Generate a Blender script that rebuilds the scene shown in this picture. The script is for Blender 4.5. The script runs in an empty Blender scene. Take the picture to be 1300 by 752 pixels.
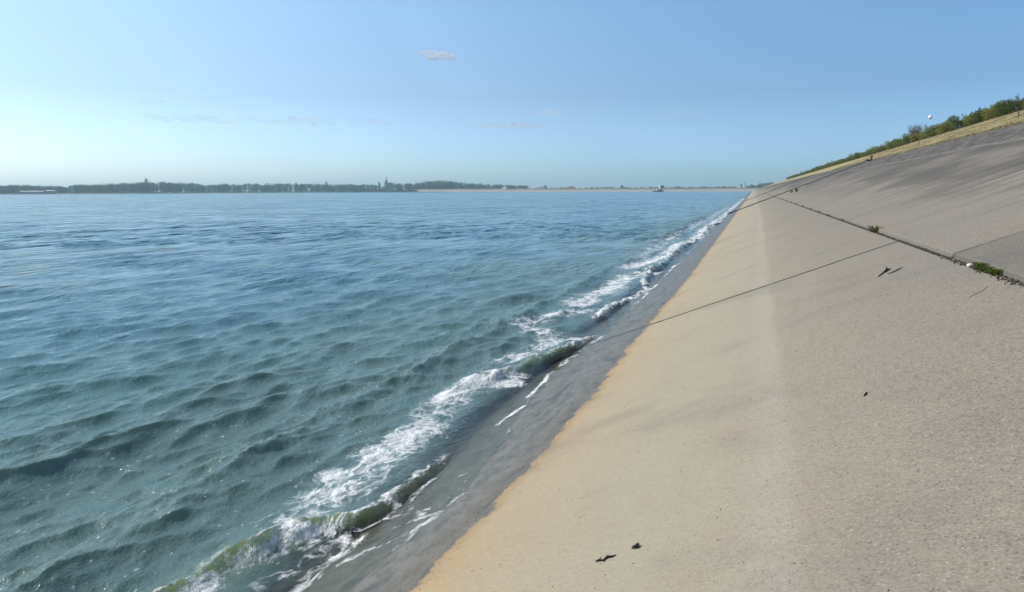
import bpy, bmesh, math, random
import numpy as np
from mathutils import Vector, Matrix, Euler

R = math.radians
scene = bpy.context.scene
COL = scene.collection

# ------------------------------------------------------------------ camera, sky, sun, exposure
EYE = 2.75                      # eye height over the water; 1.6 m over the concrete slope
YAW, PITCH, ROLL = R(17.943), R(8.125), R(0.2)
cam_d = bpy.data.cameras.new("camera"); cam = bpy.data.objects.new("camera", cam_d); COL.objects.link(cam)
cam_d.sensor_width = 36.0; cam_d.lens = 26.03; cam_d.clip_start = 0.05; cam_d.clip_end = 30000
f = Vector((-math.sin(YAW) * math.cos(PITCH), math.cos(YAW) * math.cos(PITCH), -math.sin(PITCH)))
r = Vector((math.cos(YAW), math.sin(YAW), 0)); u = r.cross(f)
r2 = math.cos(ROLL) * r - math.sin(ROLL) * u; u2 = math.cos(ROLL) * u + math.sin(ROLL) * r
cam.matrix_world = Matrix(((r2.x, u2.x, -f.x, 0), (r2.y, u2.y, -f.y, 0), (r2.z, u2.z, -f.z, EYE), (0, 0, 0, 1)))
scene.camera = cam
scene.cycles.volume_bounces = 10

SUN_AZ = R(100)                 # degrees left of +Y (out over the lake)
SUN_EL = R(47)
world = bpy.data.worlds.new("World"); scene.world = world; world.use_nodes = True
wn = world.node_tree; wn.nodes.clear()
wo = wn.nodes.new('ShaderNodeOutputWorld'); wb = wn.nodes.new('ShaderNodeBackground'); sky = wn.nodes.new('ShaderNodeTexSky')
sky.sky_type = 'NISHITA'; sky.sun_disc = False; sky.sun_elevation = SUN_EL; sky.sun_rotation = -SUN_AZ
sky.altitude = 0; sky.air_density = 1.0; sky.dust_density = 1.0; sky.ozone_density = 2.5
wb.inputs['Strength'].default_value = 0.108
# the summer air near the horizon is pale blue-white instead of the model's yellow
tc = wn.nodes.new('ShaderNodeTexCoord'); sx = wn.nodes.new('ShaderNodeSeparateXYZ'); wn.links.new(tc.outputs['Generated'], sx.inputs[0])
cr_ = wn.nodes.new('ShaderNodeValToRGB'); wn.links.new(sx.outputs[2], cr_.inputs[0])
for k_, (p_, c_) in enumerate([(0.0, (.92, 1.32, 1.98, 1)), (.6, (.85, 1.0, 1.10, 1))]):
    cr_.color_ramp.elements[k_].position = p_; cr_.color_ramp.elements[k_].color = c_
e_ = cr_.color_ramp.elements.new(.12); e_.color = (.82, 1.02, 1.27, 1); e_ = cr_.color_ramp.elements.new(.22); e_.color = (.93, 1.20, 1.36, 1)
mx = wn.nodes.new('ShaderNodeMix'); mx.data_type = 'RGBA'; mx.blend_type = 'MULTIPLY'; mx.inputs[0].default_value = 1.0
wn.links.new(sky.outputs[0], mx.inputs[6]); wn.links.new(cr_.outputs[0], mx.inputs[7]); 
# brighter, whiter sky towards the sun (forward scattering in humid air)
vd = wn.nodes.new('ShaderNodeVectorMath'); vd.operation = 'DOT_PRODUCT'; wn.links.new(tc.outputs['Generated'], vd.inputs[0])
vd.inputs[1].default_value = (-math.sin(SUN_AZ) * math.cos(SUN_EL), math.cos(SUN_AZ) * math.cos(SUN_EL), math.sin(SUN_EL))
ar = wn.nodes.new('ShaderNodeMapRange'); wn.links.new(vd.outputs['Value'], ar.inputs[0]); ar.inputs[1].default_value = -.25; ar.inputs[2].default_value = .75; ar.interpolation_type = 'SMOOTHSTEP'
ac = wn.nodes.new('ShaderNodeMix'); ac.data_type = 'RGBA'; wn.links.new(ar.outputs[0], ac.inputs[0]); ac.inputs[6].default_value = (.90, .94, .97, 1); ac.inputs[7].default_value = (1.80, 1.48, 1.28, 1)
mz = wn.nodes.new('ShaderNodeMix'); mz.data_type = 'RGBA'; mz.blend_type = 'MULTIPLY'; mz.inputs[0].default_value = 1.0
wn.links.new(mx.outputs[2], mz.inputs[6]); wn.links.new(ac.outputs[2], mz.inputs[7]); wn.links.new(mz.outputs[2], wb.inputs[0]); wn.links.new(wb.outputs[0], wo.inputs[0])
sd = bpy.data.lights.new("sun", 'SUN'); so = bpy.data.objects.new("sun", sd); COL.objects.link(so)
sd.energy = 3.6; sd.angle = R(0.53); sd.color = (1.0, 0.93, 0.82)
sun_dir = Vector((-math.sin(SUN_AZ) * math.cos(SUN_EL), math.cos(SUN_AZ) * math.cos(SUN_EL), math.sin(SUN_EL)))
so.rotation_euler = sun_dir.to_track_quat('Z', 'Y').to_euler()
scene.view_settings.view_transform = 'Standard'; scene.view_settings.look = 'None'
scene.view_settings.exposure = 0.0; scene.view_settings.gamma = 1.0

# ------------------------------------------------------------------ helpers
def tag(o, label=None, cat=None, group=None, kind=None):
    if label: o['label'] = label
    if cat: o['category'] = cat
    if group: o['group'] = group
    if kind: o['kind'] = kind
    return o

def link_mesh(name, me, mat=None, parent=None, loc=None):
    o = bpy.data.objects.new(name, me); COL.objects.link(o)
    if mat:
        for m in (mat if isinstance(mat, (list, tuple)) else [mat]):
            me.materials.append(m)
    if parent: o.parent = parent
    if loc is not None: o.location = loc
    return o

def empty(name, loc, rz=0, sc=1):
    o = bpy.data.objects.new(name, None); COL.objects.link(o); o.location = loc
    o.rotation_euler = (0, 0, rz); o.scale = (sc,) * 3; o.empty_display_size = 0.2
    return o

def pydata(name, v, fcs, smooth=False):
    me = bpy.data.meshes.new(name); me.from_pydata(v, [], fcs); me.update()
    if smooth: me.polygons.foreach_set('use_smooth', [True] * len(me.polygons))
    return me

def fast_mesh(name, V, Q):
    """V (n,3), Q (m,k) arrays"""
    me = bpy.data.meshes.new(name); n, k = Q.shape
    me.vertices.add(len(V)); me.vertices.foreach_set('co', V.astype(np.float32).ravel())
    me.loops.add(n * k); me.loops.foreach_set('vertex_index', Q.astype(np.int32).ravel())
    me.polygons.add(n); me.polygons.foreach_set('loop_start', np.arange(0, n * k, k, dtype=np.int32))
    me.update(calc_edges=True); return me

class MB:
    def __init__(s): s.v = []; s.f = []; s.m = []
    def add(s, vs, fs, mi=0):
        b = len(s.v); s.v += [tuple(p) for p in vs]; s.f += [tuple(b + i for i in q) for q in fs]; s.m += [mi] * len(fs)
    def box(s, c, d, rz=0, mi=0, top=1.0):
        x, y, z = [k / 2 for k in d]; ca, sa = math.cos(rz), math.sin(rz); vs = []
        for zz, t in ((-z, 1), (z, top)):
            for a, b in ((-x, -y), (x, -y), (x, y), (-x, y)):
                a *= t; b *= t
                vs.append((c[0] + a * ca - b * sa, c[1] + a * sa + b * ca, c[2] + zz))
        s.add(vs, [(3, 2, 1, 0), (4, 5, 6, 7), (0, 1, 5, 4), (1, 2, 6, 5), (2, 3, 7, 6), (3, 0, 4, 7)], mi)
    def gable(s, c, d, mi=0):            # roof prism, ridge along x, base centre c
        x, y, h = d[0] / 2, d[1] / 2, d[2]
        vs = [(-x, -y, 0), (x, -y, 0), (x, y, 0), (-x, y, 0), (-x, 0, h), (x, 0, h)]
        s.add([(c[0] + a, c[1] + b, c[2] + e) for a, b, e in vs], [(3, 2, 1, 0), (0, 1, 5, 4), (2, 3, 4, 5), (1, 2, 5), (3, 0, 4)], mi)
    def tube(s, pts, rad, n=8, mi=0, cap=True):
        pts = [Vector(p) for p in pts]; rad = rad if isinstance(rad, (list, tuple)) else [rad] * len(pts); b = len(s.v)
        for i, p in enumerate(pts):
            t = (pts[min(i + 1, len(pts) - 1)] - pts[max(i - 1, 0)]).normalized()
            a = t.cross(Vector((0, 0, 1)) if abs(t.z) < .9 else Vector((1, 0, 0))).normalized(); c = t.cross(a)
            for k in range(n):
                g = 2 * math.pi * k / n; s.v.append(tuple(p + (a * math.cos(g) + c * math.sin(g)) * rad[i]))
        for i in range(len(pts) - 1):
            for k in range(n):
                k2 = (k + 1) % n; s.f.append((b + i * n + k, b + i * n + k2, b + (i + 1) * n + k2, b + (i + 1) * n + k)); s.m.append(mi)
        if cap:
            s.f.append(tuple(b + k for k in range(n))[::-1]); s.f.append(tuple(b + (len(pts) - 1) * n + k for k in range(n))); s.m += [mi, mi]
    def mesh(s, name, smooth=False):
        me = pydata(name, s.v, s.f, smooth); me.polygons.foreach_set('material_index', s.m); return me
    def build(s, name, mat, parent=None, loc=None, smooth=False):
        return link_mesh(name, s.mesh(name, smooth), mat, parent, loc)

# ------------------------------------------------------------------ node helper
class NT:
    def __init__(s, name):
        s.mat = bpy.data.materials.new(name); s.mat.use_nodes = True; s.t = s.mat.node_tree; s.t.nodes.clear()
        s.out = s.n('ShaderNodeOutputMaterial')
    def n(s, typ, **kw):
        nd = s.t.nodes.new(typ)
        for k, v in kw.items(): setattr(nd, k, v)
        return nd
    def set(s, sock, v):
        if hasattr(v, 'is_linked') or isinstance(v, bpy.types.NodeSocket): s.t.links.new(v, sock)
        else: sock.default_value = v
    def math(s, op, a, b=0.0, c=None, clamp=False):
        nd = s.n('ShaderNodeMath', operation=op); nd.use_clamp = clamp
        s.set(nd.inputs[0], a); s.set(nd.inputs[1], b)
        if c is not None: s.set(nd.inputs[2], c)
        return nd.outputs[0]
    def add(s, a, b): return s.math('ADD', a, b)
    def mul(s, a, b): return s.math('MULTIPLY', a, b)
    def sub(s, a, b): return s.math('SUBTRACT', a, b)
    def smooth(s, x, a, b, lo=0.0, hi=1.0):
        nd = s.n('ShaderNodeMapRange', interpolation_type='SMOOTHSTEP')
        s.set(nd.inputs[0], x); s.set(nd.inputs[1], a); s.set(nd.inputs[2], b); s.set(nd.inputs[3], lo); s.set(nd.inputs[4], hi)
        return nd.outputs[0]
    def pos(s):
        g = s.n('ShaderNodeNewGeometry'); sp = s.n('ShaderNodeSeparateXYZ'); s.t.links.new(g.outputs['Position'], sp.inputs[0])
        return g.outputs['Position'], sp.outputs[0], sp.outputs[1], sp.outputs[2]
    def obj(s):
        return s.n('ShaderNodeTexCoord').outputs['Object']
    def xyz(s, x, y, z=0.0):
        c = s.n('ShaderNodeCombineXYZ'); s.set(c.inputs[0], x); s.set(c.inputs[1], y); s.set(c.inputs[2], z); return c.outputs[0]
    def scale(s, v, sc, off=(0, 0, 0)):
        m = s.n('ShaderNodeMapping'); s.set(m.inputs[0], v); m.inputs['Scale'].default_value = sc; m.inputs['Location'].default_value = off; return m.outputs[0]
    def noise(s, v, sc=1.0, det=4.0, rough=.55, dist=0.0, col=False):
        m = s.n('ShaderNodeTexNoise'); s.set(m.inputs['Vector'], v); m.inputs['Scale'].default_value = sc
        m.inputs['Detail'].default_value = det; m.inputs['Roughness'].default_value = rough; m.inputs['Distortion'].default_value = dist
        return m.outputs['Color' if col else 'Fac']
    def voro(s, v, sc=1.0, feature='F1', out='Distance', rnd=1.0):
        m = s.n('ShaderNodeTexVoronoi', feature=feature); s.set(m.inputs['Vector'], v); m.inputs['Scale'].default_value = sc
        m.inputs['Randomness'].default_value = rnd; return m.outputs[out]
    def attr(s, name):
        a = s.n('ShaderNodeAttribute'); a.attribute_name = name; return a.outputs['Fac']
    def mix(s, fac, a, b, mode='MIX'):
        m = s.n('ShaderNodeMix', data_type='RGBA', blend_type=mode); s.set(m.inputs[0], fac); 
        for k, v in ((6, a), (7, b)):
            if isinstance(v, tuple) and len(v) == 3: v = v + (1,)
            s.set(m.inputs[k], v)
        return m.outputs[2]
    def fmix(s, fac, a, b): return s.add(s.mul(a, s.sub(1.0, fac)), s.mul(b, fac))
    def ramp(s, x, stops):
        m = s.n('ShaderNodeValToRGB'); s.set(m.inputs[0], x); e = m.color_ramp.elements
        while len(e) < len(stops): e.new(.5)
        for k, (p, c) in enumerate(stops): e[k].position = p; e[k].color = c + (1,)
        return m.outputs[0]
    def bump(s, h, strength=1.0, dist=1.0, nrm=None):
        b = s.n('ShaderNodeBump'); s.set(b.inputs['Height'], h); s.set(b.inputs['Strength'], strength); b.inputs['Distance'].default_value = dist
        if nrm is not None: s.set(b.inputs['Normal'], nrm)
        return b.outputs[0]
    def prin(s, col, rough=.8, spec=.3, nrm=None, **kw):
        p = s.n('ShaderNodeBsdfPrincipled')
        if isinstance(col, tuple) and len(col) == 3: col = col + (1,)
        s.set(p.inputs['Base Color'], col); s.set(p.inputs['Roughness'], rough); s.set(p.inputs['Specular IOR Level'], spec)
        if nrm is not None: s.set(p.inputs['Normal'], nrm)
        for k, v in kw.items(): s.set(p.inputs[k.replace('_', ' ')], v)
        return p.outputs[0]
    def mixs(s, fac, a, b):
        m = s.n('ShaderNodeMixShader'); s.set(m.inputs[0], fac); s.set(m.inputs[1], a); s.set(m.inputs[2], b); return m.outputs[0]
    def done(s, sh): s.t.links.new(sh, s.out.inputs[0]); return s.mat

def simple(name, col, rough=.7, spec=.3, var=.25, sc=3.0, bump=0.0):
    t = NT(name); v = t.obj(); n = t.noise(v, sc, 5)
    c = t.mix(t.smooth(n, .3, .7), tuple(k * (1 - var) for k in col), tuple(min(1, k * (1 + var)) for k in col))
    nr = t.bump(n, .6, bump) if bump else None
    return t.done(t.prin(c, rough, spec, nr))

# ------------------------------------------------------------------ embankment (concrete slope)
SL, X0 = 0.40, -2.875
def zs(x): return SL * (x - X0)
JOINTS_LOW = [(2.4, .02, 1), (12.25, .07, 1.15), (22.3, .05, .45), (31.2, .10, .5), (52, .2, .2)]
JOINTS_UP = [(9.42, .05, 1.1), (19.0, .04, .35), (29.7, .08, .5), (41, .15, .4)]

def concrete_material():
    t = NT('weathered_concrete'); P, X, Y, Z = t.pos()
    w1 = t.noise(P, .55, 4); w2 = t.noise(P, 3.5, 5); w3 = t.noise(P, 14, 4)
    wob = t.add(t.mul(t.sub(w1, .5), .55), t.mul(t.sub(w2, .5), .22))
    xw = t.add(X, wob)
    base = t.ramp(t.math('DIVIDE', t.add(xw, 3.0), 15.0), [
        (0.0, (.40, .28, .15)), (.085, (.445, .34, .205)), (.108, (.42, .355, .25)), (.15, (.385, .348, .265)),
        (.205, (.365, .335, .262)), (.34, (.30, .278, .232)), (.55, (.335, .312, .27)), (.64, (.30, .28, .245)), (.72, (.155, .148, .132)), (1.0, (.10, .097, .088))])
    # faint pale band, crisp towards the crest side
    xb = t.add(X, t.mul(t.sub(w1, .5), .09))
    xb = t.sub(xb, t.mul(t.math('MINIMUM', Y, 40.0), .006))
    band = t.mul(t.smooth(xb, -.08, .12), t.smooth(xb, .17, .28, 1.0, 0.0))
    base = t.mix(t.mul(band, .36), base, (.425, .40, .34))
    right = t.smooth(xb, .17, .32)
    base = t.mix(t.mul(right, .45), base, t.mix(1.0, base, (.86, .84, .86), 'MULTIPLY'))
    # blotches
    bl = t.noise(t.scale(P, (.9, .5, 1)), 1.3, 5, .6)
    base = t.mix(t.mul(t.smooth(bl, .45, .75), .30), base, (.33, .26, .20))
    bl2 = t.noise(t.scale(P, (.6, .9, 1), (7, 3, 1)), .9, 5, .65)
    base = t.mix(t.mul(t.smooth(bl2, .5, .72), .38), base, (.20, .19, .17))
    # run-off streaks on the upper slabs (run up and down the slope)
    up = t.smooth(X, 2.2, 5.5); up1 = t.smooth(X, 2.13, 2.17)
    st = t.noise(t.xyz(t.mul(X, .16), t.add(t.mul(Y, 1.6), t.mul(w1, .8)), 3.0), 1.0, 6, .66)
    base = t.mix(t.mul(t.mul(t.smooth(st, .42, .64), up), .88), base, (.062, .060, .054))
    st2 = t.noise(t.xyz(t.mul(X, .5), t.mul(Y, .12), 9.0), 1.0, 4, .6)
    base = t.mix(t.mul(t.mul(t.smooth(st2, .40, .62), up), .8), base, (.11, .107, .098))
    # dark weathered top course with pale crazing
    top = t.smooth(t.add(X, t.mul(t.sub(w1, .5), .9)), 7.75, 8.15)
    cz = t.smooth(t.voro(t.add(P, (0)), 1.6, 'DISTANCE_TO_EDGE'), 0.0, .06) if False else t.noise(t.scale(P, (1.3, .5, 1)), 2.2, 6, .7)
    topc = t.mix(t.smooth(cz, .38, .68), (.075, .073, .068), (.24, .23, .205))
    base = t.mix(t.mul(top, .9), base, topc)
    lip = t.mul(t.smooth(t.add(X, t.mul(t.sub(w1, .5), .9)), 7.55, 7.85), t.smooth(t.add(X, t.mul(t.sub(w1, .5), .9)), 7.85, 8.05, 1.0, 0.0))
    base = t.mix(t.mul(lip, .35), base, (.42, .39, .33))
    # the nearest upper slab is a darker pour
    slab = t.mul(up1, t.smooth(Y, 9.415, 9.425, 1.0, 0.0))
    base = t.mix(t.mul(slab, .6), base, t.mix(1.0, base, (.60, .62, .64), 'MULTIPLY'))
    # per-slab tone
    base = t.mix(1.0, base, (.955, .945, .915), 'MULTIPLY')
    # exposed aggregate
    coarse = t.smooth(xb, -.6, 1.2, .35, 1.0)
    a1 = t.noise(P, 75, 3, .7); a2 = t.noise(P, 28, 3, .65); v1 = t.voro(P, 62, 'F1', 'Distance')
    vc = t.n('ShaderNodeTexVoronoi'); t.set(vc.inputs['Vector'], P); vc.inputs['Scale'].default_value = 62
    sep = t.n('ShaderNodeSeparateColor'); t.set(sep.inputs[0], vc.outputs['Color'])
    rnd = sep.outputs[0]
    pale = t.mul(t.mul(t.smooth(rnd, .80, .92), t.smooth(v1, .25, .45, 1.0, 0.0)), coarse)
    dark = t.mul(t.mul(t.smooth(rnd, .22, .10), t.smooth(v1, .28, .5, 1.0, 0.0)), coarse)
    dry = base
    dry = t.mix(t.mul(t.smooth(a1, .40, .62), t.mul(coarse, .60)), dry, t.mix(1.0, dry, (.60, .59, .58), 'MULTIPLY'))
    dry = t.mix(t.mul(t.smooth(a2, .46, .68), t.mul(coarse, .50)), dry, t.mix(1.0, dry, (.66, .66, .66), 'MULTIPLY'))
    dry = t.mix(t.mul(pale, .38), dry, (.56, .52, .44))
    dry = t.mix(t.mul(dark, .65), dry, (.10, .09, .08))
    # small dark pits, sparse
    vp = t.n('ShaderNodeTexVoronoi'); t.set(vp.inputs['Vector'], P); vp.inputs['Scale'].default_value = 9
    sp2 = t.n('ShaderNodeSeparateColor'); t.set(sp2.inputs[0], vp.outputs['Color'])
    pit = t.mul(t.smooth(sp2.outputs[1], .72, .80), t.smooth(t.add(vp.outputs['Distance'], t.mul(t.sub(a1, .5), .1)), .05, .11, 1.0, 0.0))
    dry = t.mix(t.mul(pit, .6), dry, (.09, .08, .07))
    # joints
    def jmask(lst, wid, side):
        m = None
        for j, wid, stg in lst:
            d = t.math('ABSOLUTE', t.sub(t.add(Y, t.add(t.mul(t.sub(w2, .5), .05), t.mul(t.sub(w1, .5), .10))), j))
            k = t.mul(t.smooth(d, wid * .4, wid * 1.3, 1.0, 0.0), stg)
            m = k if m is None else t.math('MAXIMUM', m, k)
        return t.mul(m, side)
    jl = jmask(JOINTS_LOW, .020, t.sub(1.0, up1)); ju = jmask(JOINTS_UP, .018, up1)
    jfade = t.smooth(w3, .25, .5, .55, 1.0)
    jm = t.math('MAXIMUM', t.mul(t.math('MAXIMUM', jl, t.mul(ju, t.smooth(w1, .3, .6, .3, 1.0))), jfade), 0.0)
    dry = t.mix(t.mul(jm, .88), dry, (.055, .05, .042))
    # wet, algae-stained zone
    edge = t.add(-1.60, t.add(t.smooth(Y, 2.5, 7.5, -.26, 0.0), t.smooth(Y, 10, 20, 0.0, .14)))
    en = t.noise(t.xyz(0.0, Y, 0.0), .8, 3)
    edge = t.add(edge, t.add(t.mul(t.sub(en, .5), .24), t.mul(t.sub(w2, .5), .26)))
    edge = t.add(edge, t.mul(t.sub(w3, .5), .05))
    wd = t.sub(edge, X)
    wet = t.smooth(wd, -.012, .03)
    damp = t.smooth(t.add(wd, t.mul(t.sub(t.noise(P, 11, 5, .7), .5), .16)), -.12, .0)
    wb_ = t.mul(t.smooth(wd, -.02, .06), t.smooth(wd, .10, .34, 1.0, 0.0))
    dry = t.mix(t.mul(damp, .42), dry, (.27, .19, .10))
    wetc = t.mix(t.smooth(t.noise(t.scale(P, (1, .45, 1)), 9, 5, .65), .35, .7), (.185, .172, .135), (.100, .095, .070))
    wetc = t.mix(t.mul(wb_, .5), wetc, (.16, .115, .065))
    wetc = t.mix(t.smooth(wd, .7, 1.5, 0.0, .7), wetc, (.085, .095, .06))
    pits = t.smooth(t.noise(t.scale(P, (1, .6, 1)), 30, 5, .7), .54, .64)
    wetc = t.mix(t.mul(pits, .6), wetc, (.04, .035, .03))
    wetc = t.mix(t.mul(t.smooth(t.noise(t.scale(P, (1.2, .4, 1), (2, 7, 0)), 4.5, 6, .7), .50, .66), .65), wetc, (.05, .046, .036))
    wetc = t.mix(t.mul(jl, .9), wetc, (.03, .028, .025))
    col = t.mix(wet, dry, wetc)
    hgt = t.add(t.mul(a1, .35), t.add(t.mul(a2, .5), t.mul(t.smooth(v1, 0.0, .5, 1.0, 0.0), .3)))
    hgt = t.sub(hgt, t.mul(jm, 1.5))
    nr = t.bump(hgt, t.fmix(wet, t.mul(coarse, .65), .28), .006)
    rough = t.fmix(wet, .92, .40)
    return t.done(t.prin(col, rough, t.fmix(wet, .15, .46), nr))
M_CONC = concrete_material()

def sweep_y(name, prof, ys, mat, kind='structure'):
    v = [(x, y, z) for y in ys for x, z in prof]; n = len(prof)
    fcs = [(j * n + i, j * n + i + 1, (j + 1) * n + i + 1, (j + 1) * n + i) for j in range(len(ys) - 1) for i in range(n - 1)]
    o = link_mesh(name, pydata(name, v, fcs), mat); tag(o, kind=kind); return o

YS = [-60, -20, 0, 5, 10, 15, 20, 30, 45, 60, 90, 130, 200, 300, 500, 800, 1196]
prof = [(-14, zs(-14)), (2.065, zs(2.065)), (2.078, zs(2.07) - .06), (2.160, zs(2.16) - .06), (2.168, zs(2.17) + .004), (2.185, zs(2.185) + .012), (11.08, zs(11.08) + .01), (11.10, zs(11.1) - .15)]
emb = sweep_y('embankment', prof, YS, M_CONC)

def grass_mat(name, a, b, c):
    t = NT(name); P, X, Y, Z = t.pos()
    n1 = t.noise(t.scale(P, (.5, 1, 1)), .6, 6, .6); n2 = t.noise(P, 9, 4, .7)
    col = t.mix(t.smooth(n1, .35, .65), a, b); col = t.mix(t.mul(t.smooth(n2, .45, .75), .6), col, c)
    return t.done(t.prin(col, .95, .1, t.bump(n2, .8, .06)))
M_DRYGRASS = grass_mat('dry_grass_turf', (.40, .325, .185), (.30, .26, .14), (.19, .165, .085))
M_GREEN = grass_mat('meadow', (.10, .12, .04), (.16, .15, .06), (.07, .09, .03))
def noisy_strip(name, xs, zf, ys, mat, amp, seed):
    rnd = random.Random(seed); v = []
    n = len(xs)
    for y in ys:
        k = max(0.2, min(1, 60 / max(abs(y), 1)))
        for i, x in enumerate(xs):
            v.append((x + (rnd.uniform(-.10, .06) if i == 0 else 0), y, zf(x) + (rnd.uniform(-amp, amp) if 0 < i < n - 1 else 0)))
    fcs = [(j * n + i, j * n + i + 1, (j + 1) * n + i + 1, (j + 1) * n + i) for j in range(len(ys) - 1) for i in range(n - 1)]
    o = link_mesh(name, pydata(name, v, fcs, True), mat); return tag(o, kind='structure')
ys_g = list(np.arange(-20, 120, .6)) + list(np.arange(120, 300, 2.0)) + list(np.arange(300, 1201, 12))
noisy_strip('grass_bank', [11.06, 11.5, 12.2, 13, 13.8, 14.6, 15.4, 16.2, 16.9], lambda x: zs(x) + (.03 if x > 11.2 else -.02), ys_g, M_DRYGRASS, .06, 5)
sweep_y('embankment_top', [(16.88, zs(16.88)), (18.5, 7.95), (23, 7.9), (40, 1.0), (700, 1.0)], [-60, 100, 400, 1210], M_GREEN)

M_RIDGE = simple('dark_kerb', (.045, .042, .036), var=.35, sc=4, rough=.9)
def cross_kerb(y0, y1, xa, xb, h_, w_):
    m = MB(); n_ = 24; rg = random.Random(int(y0)); vs = []
    for i in range(n_ + 1):
        k_ = i / n_; x_ = xa + (xb - xa) * k_; y_ = y0 + (y1 - y0) * k_; z_ = zs(x_); hh_ = h_ * rg.uniform(.75, 1.1)
        vs += [(x_, y_ - w_, z_ - .03), (x_, y_ - w_ * .6, z_ + hh_), (x_, y_ + w_ * .6, z_ + hh_), (x_, y_ + w_, z_ - .03)]
    fs_ = [(0, 1, 2, 3)]
    for i in range(n_):
        for j in range(3): fs_.append((i * 4 + j, (i + 1) * 4 + j, (i + 1) * 4 + j + 1, i * 4 + j + 1))
    m.add(vs, fs_); return m.build('kerb', M_RIDGE)
tag(cross_kerb(82.0, 85.5, -1.9, 10.9, .10, .2), 'long dark kerb crossing the concrete slope, the nearer and thicker of two', 'kerb')
tag(cross_kerb(150, 156, -1.5, 10.9, .10, .25), 'long thin dark kerb crossing the slope far off, beyond the thicker one', 'kerb')

# far embankment closing the reservoir (faces the camera)
t = NT('pale_revetment'); P, X, Y, Z = t.pos(); nn = t.noise(t.scale(P, (.05, .3, 1)), 1.0, 5, .6)
M_PALE = t.done(t.prin(t.mix(nn, (.30, .28, .25), (.40, .37, .33)), .9, .1))
M_BROWN = simple('dry_brown_bank', (.21, .17, .11), var=.3, sc=.05)
def sweep_x(name, prof, xs, mat):
    v = [(x, y, z) for x in xs for y, z in prof]; n = len(prof)
    fcs = [(j * n + i, j * n + i + 1, (j + 1) * n + i + 1, (j + 1) * n + i) for j in range(len(xs) - 1) for i in range(n - 1)]
    return tag(link_mesh(name, pydata(name, v, fcs), mat), kind='structure')
XS = [-560, -300, 0, 12]
sweep_x('far_embankment', [(1186, -2), (1193.5, 1.0), (1198.5, 3.1)], XS, M_PALE)
sweep_x('far_embankment_bank', [(1198.5, 3.1), (1204, 5.4), (1209, 5.4), (1222, 1.0), (3400, 1.0)], [-700, -300, 0, 700], M_BROWN)

# ground sheet (lake bed and plain) out to the horizon
gs = 4200
g = link_mesh('ground', pydata('ground', [(-gs, -gs, -3), (gs, -gs, -3), (gs, gs, -3), (-gs, gs, -3)], [(0, 1, 2, 3)]), M_GREEN); tag(g, kind='structure')

# wooded far shore: land strip following the lake's curve
def az_pt(px, D, z=0.0):       # bearing of a surveyed point, given as photo column, at distance D
    a = YAW - math.atan((px - 650) / 940.0 / math.cos(PITCH)); return Vector((-math.sin(a) * D, math.cos(a) * D, z))
shore = [(-700, 900), (-400, 1000), (-150, 1080), (0, 1150), (100, 1180), (200, 1230), (300, 1300), (400, 1330), (480, 1330), (540, 1300), (575, 1290)]
v = []; rings = [(-8, -1.0), (4, .5), (30, 1.4), (2200, 2.0)]
for px, D in shore:
    for dd, z in rings: v.append(tuple(az_pt(px, D + dd, z)))
n = len(rings); fcs = [(i * n + j, (i + 1) * n + j, (i + 1) * n + j + 1, i * n + j + 1) for i in range(len(shore) - 1) for j in range(n - 1)]
M_SHORE = grass_mat('shore_ground', (.17, .155, .10), (.10, .11, .05), (.07, .08, .035))
tag(link_mesh('far_shore', pydata('far_shore', v, fcs), M_SHORE), kind='structure')

# ------------------------------------------------------------------ water
def smoothstep(a, b, x): k = np.clip((x - a) / (b - a), 0, 1); return k * k * (3 - 2 * k)
def vnoise1(x, seed):
    rg = np.random.RandomState(seed); tb = rg.rand(4096); i = np.floor(x).astype(int); fr = x - i; fr = fr * fr * (3 - 2 * fr)
    return tb[i % 4096] * (1 - fr) + tb[(i + 1) % 4096] * fr
def vnoise2(x, y, seed):
    rg = np.random.RandomState(seed); tb = rg.rand(256, 256); i = np.floor(x).astype(int); j = np.floor(y).astype(int)
    fx = x - i; fy = y - j; fx = fx * fx * (3 - 2 * fx); fy = fy * fy * (3 - 2 * fy); i0, i1, j0, j1 = i % 256, (i + 1) % 256, j % 256, (j + 1) % 256
    return (tb[i0, j0] * (1 - fx) + tb[i1, j0] * fx) * (1 - fy) + (tb[i0, j1] * (1 - fx) + tb[i1, j1] * fx) * fy
def fb2(x, y, seed, o=3):
    return sum(vnoise2(x * 2 ** k, y * 2 ** k, seed + k) * .5 ** k for k in range(o)) / sum(.5 ** k for k in range(o))
def seg_dist(px, py, pts):
    d = np.full(px.shape, 1e9, np.float32)
    for (ax, ay), (bx, by) in zip(pts[:-1], pts[1:]):
        vx, vy = bx - ax, by - ay; L = vx * vx + vy * vy + 1e-9
        k = np.clip(((px - ax) * vx + (py - ay) * vy) / L, 0, 1)
        d = np.minimum(d, np.hypot(px - ax - k * vx, py - ay - k * vy))
    return d

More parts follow.
